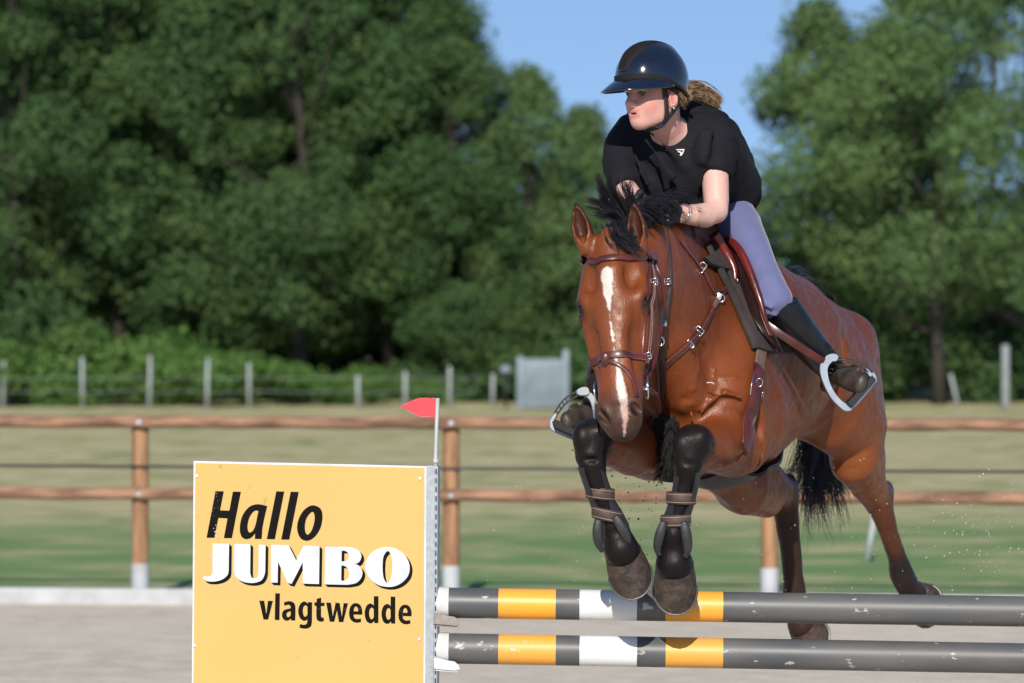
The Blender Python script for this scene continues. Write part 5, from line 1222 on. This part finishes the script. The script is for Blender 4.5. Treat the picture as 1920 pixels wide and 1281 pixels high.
# the far stirrup on the horse's off side
Ys = 13.16
st2 = px_plate('stirrup', smooth_px([(1083, 731), (1092, 727), (1101, 728), (1104, 736), (1100, 741), (1086, 741), (1081, 736)], 4), None, Ys, .1, .022, M_alu, saddle)
px_plate('stirrup_side', smooth_px([(1040, 776), (1043, 779), (1037, 790), (1039, 797), (1048, 804), (1080, 818), (1110, 832), (1108, 838), (1070, 823), (1040, 810), (1031, 800), (1032, 787)], 4), None, Ys, .1, .018, M_alu, st2)
px_plate('stirrup_side', smooth_px([(1100, 733), (1112, 742), (1119, 760), (1121, 790), (1116, 835), (1110, 834), (1113, 790), (1110, 762), (1104, 748), (1096, 740)], 4), None, Ys, .1, .018, M_alu, st2)
m = MB(); m.tube(spline([P(1083, 734, Ys), P(1068, 741, Ys), P(1053, 754, Ys), P(1041, 772, Ys), P(1034, 787, Ys)], 4), .0026, 6); m.tube(spline([P(1085, 742, Ys), P(1071, 749, Ys), P(1058, 760, Ys), P(1046, 776, Ys), P(1038, 790, Ys)], 4), .0026, 6)
for x0, y0, x1, y1 in ((1076, 737, 1078, 746), (1068, 741, 1071, 750), (1060, 747, 1064, 755), (1054, 753, 1058, 761), (1048, 760, 1052, 768), (1042, 770, 1047, 776)): m.tube([P(x0, y0, Ys), P(x1, y1, Ys)], .0022, 6)
m.build('release_arm', M_dark, st2)
px_plate('tread', [(1037, 792), (1042, 790), (1108, 824), (1106, 831), (1040, 803)], None, Ys - .01, .1, .060, M_tread, st2, bev=.003)
strap('stirrup_leather', [P(1104, 733, Ys), P(1112, 705, Ys - .02), P(1122, 660, Ys - .04), P(1150, 600, Ys - .06)], .026, .007, M_dleat, saddle, free=True, nrm=(-.25, -1, -.2))

# tendon boots on the forelegs
M_shell = material('boot_shell', (.014, .015, .017, 1), rough=.5, color2=(.024, .025, .028, 1), nscale=26, bump=.15, bscale=60)
M_bstrap = material('boot_strap', srgb(78, 60, 52), rough=.65, color2=srgb(66, 50, 44), nscale=40, bump=.1, bscale=150)
def tendon(cs, label, lobes):
    """cs: (centre, radius) down the cannon; shell open to the front"""
    tb = empty('tendon_boot'); tag(tb, label, 'tendon boot', 'tendon boots on the forelegs')
    pts = [A(P(*c[:3])) for c in cs]; ra = [c[3] for c in cs]
    V, F = [], []; n = 28; L = spline([(*p, ) for p in pts], 6); ra2 = np.interp(np.linspace(0, len(ra) - 1, len(L)), range(len(ra)), ra)
    for j, p in enumerate(L):
        t = L[min(j + 1, len(L) - 1)] - L[max(j - 1, 0)]; t = t / np.linalg.norm(t); u_1 = np.cross(t, (0, 1, 0)); u_1 /= np.linalg.norm(u_1); v_1 = np.cross(t, u_1); v_1 = v_1 if v_1[1] < 0 else -v_1
        q = j / (len(L) - 1); half = math.radians(32 + 26 * math.exp(-((q - 1) / .16) ** 2) * 0 + 10 * math.sin(q * 9))
        for i in range(n + 1):
            th = half + (2 * math.pi - 2 * half) * i / n; V.append(tuple(p + ra2[j] * (v_1 * math.cos(th) + u_1 * math.sin(th))))
    for j in range(len(L) - 1):
        for i in range(n): F.append((j * (n + 1) + i, j * (n + 1) + i + 1, (j + 1) * (n + 1) + i + 1, (j + 1) * (n + 1) + i))
    me = bpy.data.meshes.new('shell'); me.from_pydata(V, [], F); bm = bmesh.new(); bm.from_mesh(me); bmesh.ops.recalc_face_normals(bm, faces=bm.faces); bmesh.ops.solidify(bm, geom=bm.faces[:], thickness=.007); bm.to_mesh(me); bm.free()
    o = link('shell', me, M_shell, tb); sharp(o, 50)
    for (x0, y0, x1, y1, wd) in lobes[0]:
        a_, b_ = P(x0, y0, cs[3][2] - .05), P(x1, y1, cs[4][2] - .05); mid = P_mid(a_, b_, .5)
        bow = Vector((-.010 if x0 < cs[3][0] else .010, 0, 0)); MB().tube(spline([a_, P_mid(a_, b_, .35) + bow * .8 + Vector((0, -.006, 0)), P_mid(a_, b_, .75) + bow + Vector((0, -.004, 0)), b_], 4), [.005 + wd * math.sin(min(1, .15 + k / 12) * 2.9) ** .8 for k in range(13)], 12, flat=.42, up=(0, 1, 0)).build('fetlock_cup', M_shell, tb)
    for (x, y, r_, slope) in lobes[1]:
        c0 = A(P(x, y, cs[2][2])); bs = []
        for dz in (-.0165, .0165):
            pass
        ring = [c0 + A((r_ * math.cos(q), r_ * 1.02 * math.sin(q), slope * r_ * math.cos(q))) for q in np.linspace(0, 2 * math.pi, 36, endpoint=False)]
        V, F = [], []
        for p in ring:
            rd = (p - c0) / np.linalg.norm(p - c0)
            for dr, dz in ((0, -.0195), (.004, -.0185), (.0045, 0), (.004, .0185), (0, .0195), (-.003, 0)): V.append(tuple(p + rd * dr + A((0, 0, dz))))
        for i in range(36):
            for k in range(6): F.append((i * 6 + k, i * 6 + (k + 1) % 6, ((i + 1) % 36) * 6 + (k + 1) % 6, ((i + 1) % 36) * 6 + k))
        me = bpy.data.meshes.new('strap'); me.from_pydata(V, [], F); s2 = link('strap', me, M_bstrap, tb)
        for dz in (-.0125, .0125):
            MB().tube([p + (p - c0) / np.linalg.norm(p - c0) * .0050 + A((0, 0, dz)) for p in ring], .0009, 5, closed=True).build('stitching', M_thread, s2)
    return tb
tendon([(1290, 880, 12.285, .043), (1284, 920, 12.29, .041), (1272, 962, 12.30, .041), (1264, 990, 12.305, .048), (1261, 1016, 12.32, .054), (1262, 1034, 12.34, .050)],
       'black tendon boot with two brown straps on the foreleg nearer the saddle girth', ([(1246, 978, 1236, 1042, .011), (1281, 978, 1284, 1046, .012)], [(1277, 934, .044, -.03), (1267, 976, .045, .04)]))
tendon([(1106, 870, 12.195, .042), (1117, 905, 12.20, .040), (1131, 945, 12.22, .040), (1141, 968, 12.225, .046), (1150, 992, 12.24, .052), (1157, 1010, 12.25, .049)],
       'black tendon boot with two brown straps on the foreleg nearer the yellow board', ([(1122, 974, 1130, 1034, .011), (1152, 968, 1176, 1026, .012)], [(1125, 925, .043, -.12), (1138, 965, .045, -.2)]))
# ------------------------------------------------------------------ the jump: wing board, flag, cups, poles
YJ = 12.62
SJ = YJ / FPX
M_yel = material('yellow_panel', (.59, .395, .130, 1), rough=.38, spec=.25, color2=(.57, .38, .122, 1), nscale=1.5, bump=.02, bscale=30)
M_ink = material('black_print', (.006, .005, .005, 1), rough=.28, spec=.12, color2=(.009, .007, .007, 1), nscale=30)
M_wht = material('white_print_board', (.62, .65, .70, 1), rough=.35, spec=.3)
nt = M_yel.node_tree; bs = nt.nodes['Principled BSDF']; src = bs.inputs['Base Color'].links[0].from_socket; tc = [n for n in nt.nodes if n.type == 'TEX_COORD'][0]
for sc_, lo_, hi_, cc_, ff_ in ((34, .69, .73, (.30, .20, .08, 1), .5), (3.2, .50, .80, (.52, .36, .15, 1), .45), (75, .72, .76, (.70, .62, .45, 1), .7)):
    n = nt.nodes.new('ShaderNodeTexNoise'); n.inputs['Scale'].default_value = sc_; n.inputs['Detail'].default_value = 5; nt.links.new(tc.outputs['Object'], n.inputs['Vector'])
    r_ = nt.nodes.new('ShaderNodeMapRange'); r_.inputs['From Min'].default_value = lo_; r_.inputs['From Max'].default_value = hi_; r_.inputs['To Max'].default_value = ff_; nt.links.new(n.outputs['Fac'], r_.inputs['Value'])
    mx = nt.nodes.new('ShaderNodeMix'); mx.data_type = 'RGBA'; nt.links.new(src, mx.inputs['A']); mx.inputs['B'].default_value = cc_; nt.links.new(r_.outputs[0], mx.inputs['Factor']); src = mx.outputs['Result']
nt.links.new(src, bs.inputs['Base Color'])
bx = lambda x, y: ((x - 585) * SJ, -(y - 1100) * SJ)
Oj = P(585, 1100, YJ); EX, EY = (1, -.16, 0), (0, 0, 1)
EXn = Vector(EX).normalized(); NJ = EXn.cross(Vector((0, 0, 1))).normalized(); NJ = NJ if NJ.y < 0 else -NJ
def onboard(x, y, out=0.0):
    q = bx(x, y); return Oj + EXn * q[0] + Vector((0, 0, q[1])) + NJ * out
wing = empty('jump_wing'); tag(wing, 'tall yellow jump wing board with black and white lettering', 'jump wing')
zb = 575 + 2.1 / SJ          # the row where the ground is, seen at the board's distance
HB = zb - 30
plate('board', [[bx(359.5, 866), bx(803.5, 873), bx(799, HB), bx(352, HB)]], Oj, EX, EY, .024, M_wht, wing, .001)
plate('yellow_face', [[bx(363, 869.5), bx(800.5, 876), bx(796, HB - 4), bx(355.5, HB - 4)]], Oj + NJ * .0165, EX, EY, .003, M_yel, wing)
m = MB()
for x, y in ((366, 893.5), (793, 895), (361, 1212.5), (791.5, 1194.5), (358, 1530), (789, 1510)):
    m.tube([onboard(x, y, .018), onboard(x, y, .0215)], .0052, 14)
sharp(m.build('screws', M_wht, wing))
# galvanised upright with holes on the board's right edge
def sj(v): return v * SJ
m = MB(); L0 = [onboard(811, 873, 0)]
plate('upright', [[bx(804, 872), bx(818.5, 872.5), bx(814.5, zb), bx(800, zb)]], Oj - NJ * .018, EX, EY, .05, M_zinc, wing, .0012)
up_ = C.objects[-1]
plate('upright_side', [[bx(819.2, 873), bx(824.2, 873), bx(820.2, zb), bx(815.2, zb)]], Oj - NJ * .020, EX, EY, .044, M_zinc, up_, .001)
m = MB()
for k in range(60):
    y = 882 + k * 17.0; 
    if y > zb - 10: break
    m.box(onboard(821.9 - (y - 873) * .0042, y, .004), (.0042, .006, .017), None, .0015)
m.build('peg_holes', M_dark, up_)
MB().box(onboard(580, zb - 15, -.02), (.95, .06, .05), Matrix.Rotation(-.16, 3, 'Z'), .004).build('base_beam', M_zinc, wing)
for x in (400, 770): MB().box(onboard(x, zb - 14, -.02), (.05, .75, .04), Matrix.Rotation(-.16, 3, 'Z'), .004).build('foot', M_zinc, wing)

# lettering traced glyph by glyph (photo pixels on the board)
def glyph(name, splines, mat, parent, out, th=.0012):
    return plate(name, [[bx(*q) for q in s_] for s_ in splines], Oj + NJ * out, EX, EY, th, mat, parent)
def zc(x0, y0, s_): return lambda L_: [(x0 + x / s_, y0 + y / s_) for x, y in L_]
def cur(pts, n=5):
    """pts with 'c' marks: plain corners stay sharp, runs marked True are smoothed"""
    out = []; i = 0; run = []
    for p in pts:
        if len(p) == 3:
            run.append(p[:2])
        else:
            if run:
                run2 = ([out[-1]] if out else []) + run + [p]; sp = spline([(x, y, 0) for x, y in run2], n); out += [tuple(q[:2]) for q in sp[(1 if out else 0):]]; run = []
            else: out.append(p)
    if run: 
        run2 = [out[-1]] + run; sp = spline([(x, y, 0) for x, y in run2], n); out += [tuple(q[:2]) for q in sp[1:]]
    return out
S_ = True
f1 = zc(370, 910, 1920 / 260)
Ha = [(238, 88), (355, 90), (302, 355), (434, 357), (485, 93), (598, 94), (470, 738), (356, 738), (408, 464), (278, 458), (222, 735), (110, 735)]
l1 = [(1100, 84), (1213, 87), (1080, 746), (966, 746)]; l2 = [(1304, 88), (1418, 91), (1284, 750), (1170, 750)]
a_out = cur([(972, 290), (892, 748)][:1] + [(935, 440, S_), (905, 590, S_), (898, 680, S_), (892, 745)]) + cur([(797, 745), (800, 668)]) + cur([(800, 668), (745, 728, S_), (675, 750, S_), (615, 722, S_), (586, 650, S_), (586, 555, S_), (618, 430, S_), (690, 325, S_), (770, 277, S_), (860, 266, S_), (972, 290)])[1:-1]
a_in = [(q[0], q[1]) for q in cur([(848, 358), (810, 352, S_), (765, 378, S_), (715, 460, S_), (692, 570, S_), (702, 640, S_), (728, 658, S_), (770, 630, S_), (806, 550, S_), (830, 440, S_), (848, 358)])[:-1]]
o_out = [tuple(q[:2]) for q in spline([(x, y, 0) for x, y in ((1640, 276), (1728, 325), (1753, 440), (1722, 590), (1640, 712), (1535, 764), (1440, 725), (1396, 610), (1412, 480), (1475, 360), (1560, 290))], 6, True)]
o_in = [tuple(q[:2]) for q in spline([(x, y, 0) for x, y in ((1604, 364), (1638, 400), (1638, 500), (1600, 620), (1545, 680), (1510, 640), (1506, 540), (1534, 440))], 6, True)]
word1 = empty('greeting_lettering'); word1.parent = wing
for nm, sp in (('letter_h', [Ha]), ('letter_a', [a_out, a_in]), ('letter_l', [l1]), ('letter_l', [l2]), ('letter_o', [o_out, o_in])): glyph(nm, [f1(q) for q in sp], M_ink, word1, .0190)
# big white letters with a black drop shade printed behind
g1 = zc(370, 1010, 1920 / 220); g2 = zc(580, 1010, 1920 / 220)
J = [(235, 90), (510, 93)] + cur([(510, 93), (503, 540), (480, 610, S_), (400, 675, S_), (300, 708, S_), (190, 716, S_), (110, 700, S_), (76, 665, S_), (80, 622)])[1:] + cur([(80, 622), (130, 632, S_), (185, 625, S_), (222, 590, S_), (232, 520)])[1:]
U = [(598, 92), (868, 96)] + cur([(868, 96), (864, 560), (872, 600, S_), (890, 640, S_), (935, 655, S_), (975, 640, S_), (996, 600, S_), (1003, 540)])[1:] + [(1008, 102), (1122, 104)] + cur([(1122, 104), (1116, 540), (1095, 620, S_), (1045, 690, S_), (950, 725, S_), (850, 730, S_), (740, 710, S_), (650, 660, S_), (605, 590, S_), (592, 500)])[1:]
M1 = [(1216, 100), (1508, 108), (1634, 352), (1757, 110)]; M2 = [(192, 118), (182, 735), (-92, 730)]
Mx = [g1([q])[0] for q in M1] + [g2([q])[0] for q in M2] + [g1([q])[0] for q in ((1745, 380), (1560, 736), (1492, 726), (1330, 376), (1324, 720), (1208, 718))]
Bo = [(285, 120), (640, 122)] + cur([(640, 122), (760, 140, S_), (850, 190, S_), (888, 270, S_), (870, 340, S_), (830, 385, S_), (778, 400)])[1:] + cur([(778, 400), (850, 430, S_), (895, 490, S_), (905, 560, S_), (870, 650, S_), (790, 715, S_), (650, 742)])[1:] + [(276, 738)]
B1 = [(560, 186)] + cur([(560, 186), (620, 190, S_), (665, 225, S_), (680, 275, S_), (660, 330, S_), (615, 358, S_), (556, 360)])[1:]
B2 = [(556, 425)] + cur([(556, 425), (620, 440, S_), (665, 490, S_), (684, 560, S_), (668, 630, S_), (620, 672, S_), (552, 675)])[1:]
O_o = [tuple(q[:2]) for q in spline([(x, y, 0) for x, y in ((1320, 118), (1480, 155), (1610, 250), (1684, 400), (1672, 560), (1580, 680), (1450, 752), (1310, 768), (1160, 735), (1030, 640), (955, 500), (962, 360), (1040, 230), (1170, 145))], 5, True)]
O_i = [tuple(q[:2]) for q in spline([(x, y, 0) for x, y in ((1320, 184), (1370, 230), (1396, 340), (1398, 470), (1382, 600), (1345, 685), (1305, 700), (1262, 640), (1242, 530), (1240, 400), (1256, 270))], 5, True)]
word2 = empty('white_lettering'); word2.parent = wing
DX = 45 / (1920 / 220); sh = lambda L_: [(x + DX, y + DX) for x, y in L_]
def dropshade(sp, steps=6):
    for k in range(1, steps + 1):
        f = k / steps; glyph('letter_shade', [[(x + DX * f, y + DX * f) for x, y in s_] for s_ in sp], M_ink, word2, .0187 + .00004 * (steps - k), .0004)
for nm, sp in (('letter_j', [g1(J)]), ('letter_u', [g1(U)]), ('letter_m', [Mx]), ('letter_b', [g2(Bo), g2(B1), g2(B2)]), ('letter_o', [g2(O_o), g2(O_i)])):
    dropshade(sp); glyph(nm, sp, M_wht, word2, .0200)
# third line
f3 = zc(470, 1100, 1920 / 330)
def sp_(pts, n=5, closed=True): return [tuple(q[:2]) for q in spline([(x, y, 0) for x, y in pts], n, closed)]
v = [(95, 156), (150, 157), (173, 305), (192, 157), (247, 157), (194, 360), (142, 360)]
l = [(274, 73), (325, 74), (320, 364), (268, 362)]
a2 = cur([(370, 172), (400, 162, S_), (440, 158, S_), (480, 175, S_), (497, 215, S_), (498, 290), (496, 366), (450, 366), (446, 345), (428, 362, S_), (400, 370, S_), (370, 358, S_), (350, 325, S_), (352, 285, S_), (378, 252, S_), (445, 235), (444, 215, S_), (432, 199, S_), (410, 197, S_), (376, 208)])
a2i = cur([(446, 268), (415, 275, S_), (400, 295, S_), (402, 322, S_), (418, 332, S_), (438, 320, S_), (446, 300)])
gg = cur([(633, 182), (640, 165), (684, 166), (682, 380), (672, 425, S_), (640, 448, S_), (595, 454, S_), (543, 443), (551, 405), (590, 413, S_), (618, 405, S_), (630, 380, S_), (632, 352), (612, 366, S_), (585, 366, S_), (550, 340, S_), (532, 290, S_), (532, 240, S_), (550, 190, S_), (582, 162, S_), (612, 162, S_), (633, 182)])
ggi = cur([(632, 215), (615, 200, S_), (594, 208, S_), (583, 240, S_), (582, 280, S_), (594, 318, S_), (615, 322, S_), (632, 300)])
tt_ = cur([(735, 128), (785, 115), (784, 170), (822, 171), (820, 205), (784, 204), (783, 310), (790, 330, S_), (814, 334), (815, 370), (780, 375, S_), (745, 362, S_), (732, 325, S_), (732, 204), (709, 202), (710, 168), (734, 168)])
w_ = [(840, 168), (893, 169), (914, 318), (945, 170), (990, 171), (1014, 320), (1034, 172), (1082, 173), (1030, 377), (982, 376), (960, 250), (930, 375), (880, 374)]
def letter_e(dx, dy): 
    return [(x + dx, y + dy) for x, y in cur([(1240, 294), (1143, 293), (1150, 325, S_), (1175, 342, S_), (1224, 336), (1228, 372), (1185, 382, S_), (1140, 372, S_), (1105, 335, S_), (1095, 280, S_), (1105, 220, S_), (1135, 180, S_), (1175, 170, S_), (1215, 188, S_), (1238, 235, S_), (1240, 294)])], [(x + dx, y + dy) for x, y in cur([(1145, 258), (1194, 259), (1192, 225, S_), (1172, 205, S_), (1152, 220, S_), (1145, 258)])]
def letter_d(dx, dy):
    return [(x + dx, y + dy) for x, y in cur([(1369, 92), (1420, 92), (1419, 383), (1375, 382), (1370, 360), (1352, 380, S_), (1325, 386, S_), (1290, 365, S_), (1270, 310, S_), (1270, 250, S_), (1290, 195, S_), (1325, 172, S_), (1350, 178, S_), (1368, 195)])], [(x + dx, y + dy) for x, y in cur([(1368, 235), (1350, 215, S_), (1330, 225, S_), (1318, 260, S_), (1318, 300, S_), (1330, 335, S_), (1350, 342, S_), (1368, 320)])]
word3 = empty('town_lettering'); word3.parent = wing
for nm, sp in (('letter_v', [v]), ('letter_l', [l]), ('letter_a', [a2, a2i]), ('letter_g', [gg, ggi]), ('letter_t', [tt_]), ('letter_w', [w_]), ('letter_e', letter_e(0, 0)), ('letter_d', letter_d(0, 0)), ('letter_d', letter_d(186, 3)), ('letter_e', letter_e(545, 10))):
    glyph(nm, [f3(q) for q in sp], M_ink, word3, .0190)
# chips and specks on the print
m = MB(); rr_ = np.random.default_rng(8)
for x, y, n_, s_ in ((404, 1000, 8, 3.0), (400, 940, 14, 1.6), (388, 1040, 8, 2.0), (702, 922, 6, .8), (380, 975, 4, 1.0), (640, 1140, 20, .8), (760, 1150, 10, .8)):
    for k in range(n_):
        px, py = x + rr_.normal() * (3 if n_ < 15 else 40), y + rr_.normal() * (6 if n_ != 14 else 16); r_ = .0009 * s_ * rr_.uniform(.4, 1)
        m.tube([onboard(px, py, .0201), onboard(px + .3, py, .0212)], r_, 6)
m.build('chips', M_wht, wing)

# flag
M_red = material('red_flag', (.62, .055, .075, 1), rough=.7, color2=(.56, .045, .06, 1), nscale=14)
M_fray = material('frayed_edge', (.62, .45, .44, 1), rough=.8)
flag = empty('boundary_flag'); tag(flag, 'small red pointed flag on a white stick beside the yellow board', 'flag')
stick = [onboard(822.5, 746, -.018), onboard(820.5, 800, -.018), onboard(818.6, 862, -.018), onboard(818, 880, -.018)]
MB().tube(stick, .0066, 14).build('stick', M_white, flag)
MB().tube([onboard(818.9, 860, -.018), onboard(818.7, 868, -.018)], .0092, 14).build('collar', M_white, flag)
fpl = plate('pennant', [[bx(818.5, 746), bx(788, 745.5), bx(770, 752), bx(751, 762), bx(770, 772), bx(788, 781), bx(817.5, 781)]], Oj - NJ * .018, EX, EY, .003, M_red, flag)
m = MB()
for (x0, y0, x1, y1), n_ in (((788, 746, 817, 746), 10), ((752, 762, 788, 747), 8), ((753, 763, 790, 781), 9), ((790, 781, 816, 781), 9)):
    for k in range(n_):
        q = rr_.random(); px, py = x0 + (x1 - x0) * q, y0 + (y1 - y0) * q; m.tube([onboard(px - rr_.uniform(.5, 1.6), py + rr_.normal() * .25, -.0158), onboard(px + rr_.uniform(.5, 1.6), py + (y1 - y0) / (abs(x1 - x0) + 1) * 1.2, -.0158)], .0007, 5)
m.build('frayed_edge', M_fray, fpl)

# poles: the photo shows grey ones with orange and white bands and a pale end cap
def pole_mat():
    m = bpy.data.materials.new('striped_pole'); m.use_nodes = True; nt = m.node_tree; b = nt.nodes['Principled BSDF']
    b.inputs['Roughness'].default_value = .38; b.inputs['Specular IOR Level'].default_value = .5
    tc = nt.nodes.new('ShaderNodeTexCoord'); sp = nt.nodes.new('ShaderNodeSeparateXYZ'); nt.links.new(tc.outputs['Object'], sp.inputs[0])
    mr = nt.nodes.new('ShaderNodeMapRange'); mr.inputs['From Max'].default_value = 4.0; nt.links.new(sp.outputs['X'], mr.inputs['Value'])
    cr = nt.nodes.new('ShaderNodeValToRGB'); cr.color_ramp.interpolation = 'CONSTANT'; nt.links.new(mr.outputs[0], cr.inputs[0])
    g_, o_, w_ = (.070, .074, .080, 1), (.80, .36, .035, 1), (.72, .73, .74, 1)
    xs_ = [(0, g_), (112, o_), (221.5, g_), (265, w_), (371.5, g_), (419, o_), (528, g_)]
    e_ = cr.color_ramp.elements; e_[0].position = 0; e_[0].color = g_; e_[1].position = xs_[1][0] * SJ / 4; e_[1].color = o_
    for x, c in xs_[2:]: q = e_.new(x * SJ / 4); q.color = c
    n = nt.nodes.new('ShaderNodeTexNoise'); n.inputs['Scale'].default_value = 30; n.inputs['Detail'].default_value = 8
    mp = nt.nodes.new('ShaderNodeMapping'); mp.inputs['Scale'].default_value = (.5, 1, 1); nt.links.new(tc.outputs['Object'], mp.inputs[0]); oi = nt.nodes.new('ShaderNodeObjectInfo'); va = nt.nodes.new('ShaderNodeVectorMath'); va.operation = 'MULTIPLY_ADD'; va.inputs[1].default_value = (37, 91, 173)
    nt.links.new(oi.outputs['Location'], va.inputs[0]); nt.links.new(mp.outputs[0], va.inputs[2]); nt.links.new(va.outputs[0], n.inputs['Vector'])
    r_ = nt.nodes.new('ShaderNodeMapRange'); r_.inputs['From Min'].default_value = .66; r_.inputs['From Max'].default_value = .70; r_.inputs['To Max'].default_value = .75; nt.links.new(n.outputs['Fac'], r_.inputs['Value'])
    n3 = nt.nodes.new('ShaderNodeTexNoise'); n3.inputs['Scale'].default_value = 5; n3.inputs['Detail'].default_value = 6; nt.links.new(va.outputs[0], n3.inputs['Vector'])
    r3 = nt.nodes.new('ShaderNodeMapRange'); r3.inputs['From Min'].default_value = .35; r3.inputs['From Max'].default_value = .75; r3.inputs['To Max'].default_value = .28; nt.links.new(n3.outputs['Fac'], r3.inputs['Value'])
    md = nt.nodes.new('ShaderNodeMix'); md.data_type = 'RGBA'; md.inputs['B'].default_value = (.30, .27, .23, 1); nt.links.new(cr.outputs[0], md.inputs['A']); nt.links.new(r3.outputs[0], md.inputs['Factor'])
    mx = nt.nodes.new('ShaderNodeMix'); mx.data_type = 'RGBA'; mx.inputs['B'].default_value = (.50, .49, .46, 1); nt.links.new(md.outputs['Result'], mx.inputs['A']); nt.links.new(r_.outputs[0], mx.inputs['Factor'])
    nt.links.new(mx.outputs['Result'], b.inputs['Base Color'])
    rr = nt.nodes.new('ShaderNodeMapRange'); rr.inputs['To Min'].default_value = .34; rr.inputs['To Max'].default_value = .6; nt.links.new(n3.outputs['Fac'], rr.inputs['Value']); nt.links.new(rr.outputs[0], b.inputs['Roughness'])
    return m
M_pole = pole_mat(); M_cap = material('pole_cap', (.62, .64, .64, 1), rough=.5, color2=(.52, .52, .50, 1), nscale=14)
def pole(y0, y1, label):
    a_ = P(819, y0, YJ - .02); Yr = 12.55; b_ = P(1905, y1, Yr); d_ = (b_ - a_).normalized(); L = 3.5
    R = .0498
    o = MB().tube([(0, 0, 0), (.02, 0, 0), (L / 2, 0, 0), (L, 0, 0)], R, 48).build('jump_pole', M_pole); sharp(o, 40)
    zax = Vector((0, 0, 1)); yax = zax.cross(d_).normalized(); zax = d_.cross(yax)
    o.matrix_world = Matrix((d_, yax, zax)).transposed().to_4x4(); o.location = a_
    tag(o, label, 'pole', 'striped poles of the jump')
    c = MB().tube([(-.004, 0, 0), (-.002, 0, 0), (.040, 0, 0), (.0405, 0, 0)], [R - .004, R + .002, R + .002, R], 48).build('end_cap', M_cap, o); sharp(c, 40)
    return o
pole(1130, 1146.5, 'upper grey jump pole with orange and white bands, hooves passing in front')
pole(1215.5, 1234.5, 'lower grey jump pole with orange and white bands')
def cup(y, mat_, label):
    c = empty('jump_cup'); tag(c, label, 'cup', 'pole cups on the upright')
    Yc = YJ - .02 - .055
    f = lambda L_: [((x - 840) * SJ, -(yy - y) * SJ) for x, yy in L_]
    out = [(814, y - 4), (825, y - 3), (838, y + 1), (852, y + 3), (859, y + 9), (862, y + 16), (854, y + 19), (830, y + 17), (814, y + 15)]
    plate('front_lip', [f(out)], P(840, y, Yc), (1, 0, 0), EY, .006, mat_, c, .001)
    plate('back_lip', [f(out)], P(840, y, Yc + .115), (1, 0, 0), EY, .006, mat_, c, .001)
    plate('tray', [f([(815, y + 13), (858, y + 16), (858, y + 19.5), (815, y + 16.5)])], P(840, y, Yc + .0575), (1, 0, 0), EY, .108, mat_, c, .0005)
    plate('tail', [f([(812, y - 14), (817, y - 16), (818, y + 34), (815, y + 37), (812, y + 36)])], P(840, y, Yc + .05), (1, 0, 0), EY, .03, mat_, c, .001)
    return c
M_cup1 = material('worn_cup', (.34, .31, .28, 1), rough=.6, metal=.3, color2=(.22, .19, .17, 1), nscale=30, bump=.2, bscale=60)
cup(1154, M_cup1, 'worn grey metal cup holding the upper striped pole'); cup(1238, M_cap, 'white cup holding the lower striped pole')

# sand thrown up by the hooves
M_clod = material('damp_sand', (.10, .08, .06, 1), rough=.9); M_grit = material('light_grit', (.55, .52, .46, 1), rough=.8)
def specks(name, n, area, mat_, r0, seed, Ys):
    r = np.random.default_rng(seed); m = bmesh.new()
    for k in range(n):
        x, y = area(r); Y = r.uniform(*Ys); s_ = r0 * r.uniform(.4, 1) ** 1.5
        bmesh.ops.create_icosphere(m, subdivisions=1, radius=s_, matrix=Matrix.Translation(P(x, y, Y)) @ Matrix.Rotation(r.uniform(0, 3), 4, (1, .3, .6)) @ Matrix.Diagonal((1, r.uniform(.5, 1), r.uniform(.5, 1.3), 1)))
    me = bpy.data.meshes.new(name); m.to_mesh(me); m.free(); tag(link(name, me, mat_), kind='stuff')
specks('flying_dark_sand', 70, lambda r: (r.normal(1195, 45), r.normal(930, 55)), M_clod, .0045, 50, (12.2, 12.7))
specks('flying_sand', 260, lambda r: (r.uniform(900, 1900), r.uniform(860, 1110)), M_grit, .0026, 51, (12.3, 13.6))
pts = [P(1325, 718, 12.42), P(1331, 717.5, 12.42), P(1337, 718.5, 12.42), P(1338.5, 721, 12.42)]
tag(MB().tube(spline(pts, 4), .0022, 6).build('flying_straw', M_grit), 'tiny pale curl of straw flying before the chest of the horse', 'straw')
specks('flying_grit', 80, lambda r: (r.normal(1810, 60), r.normal(1010, 55)), M_grit, .0036, 52, (12.9, 14.5))
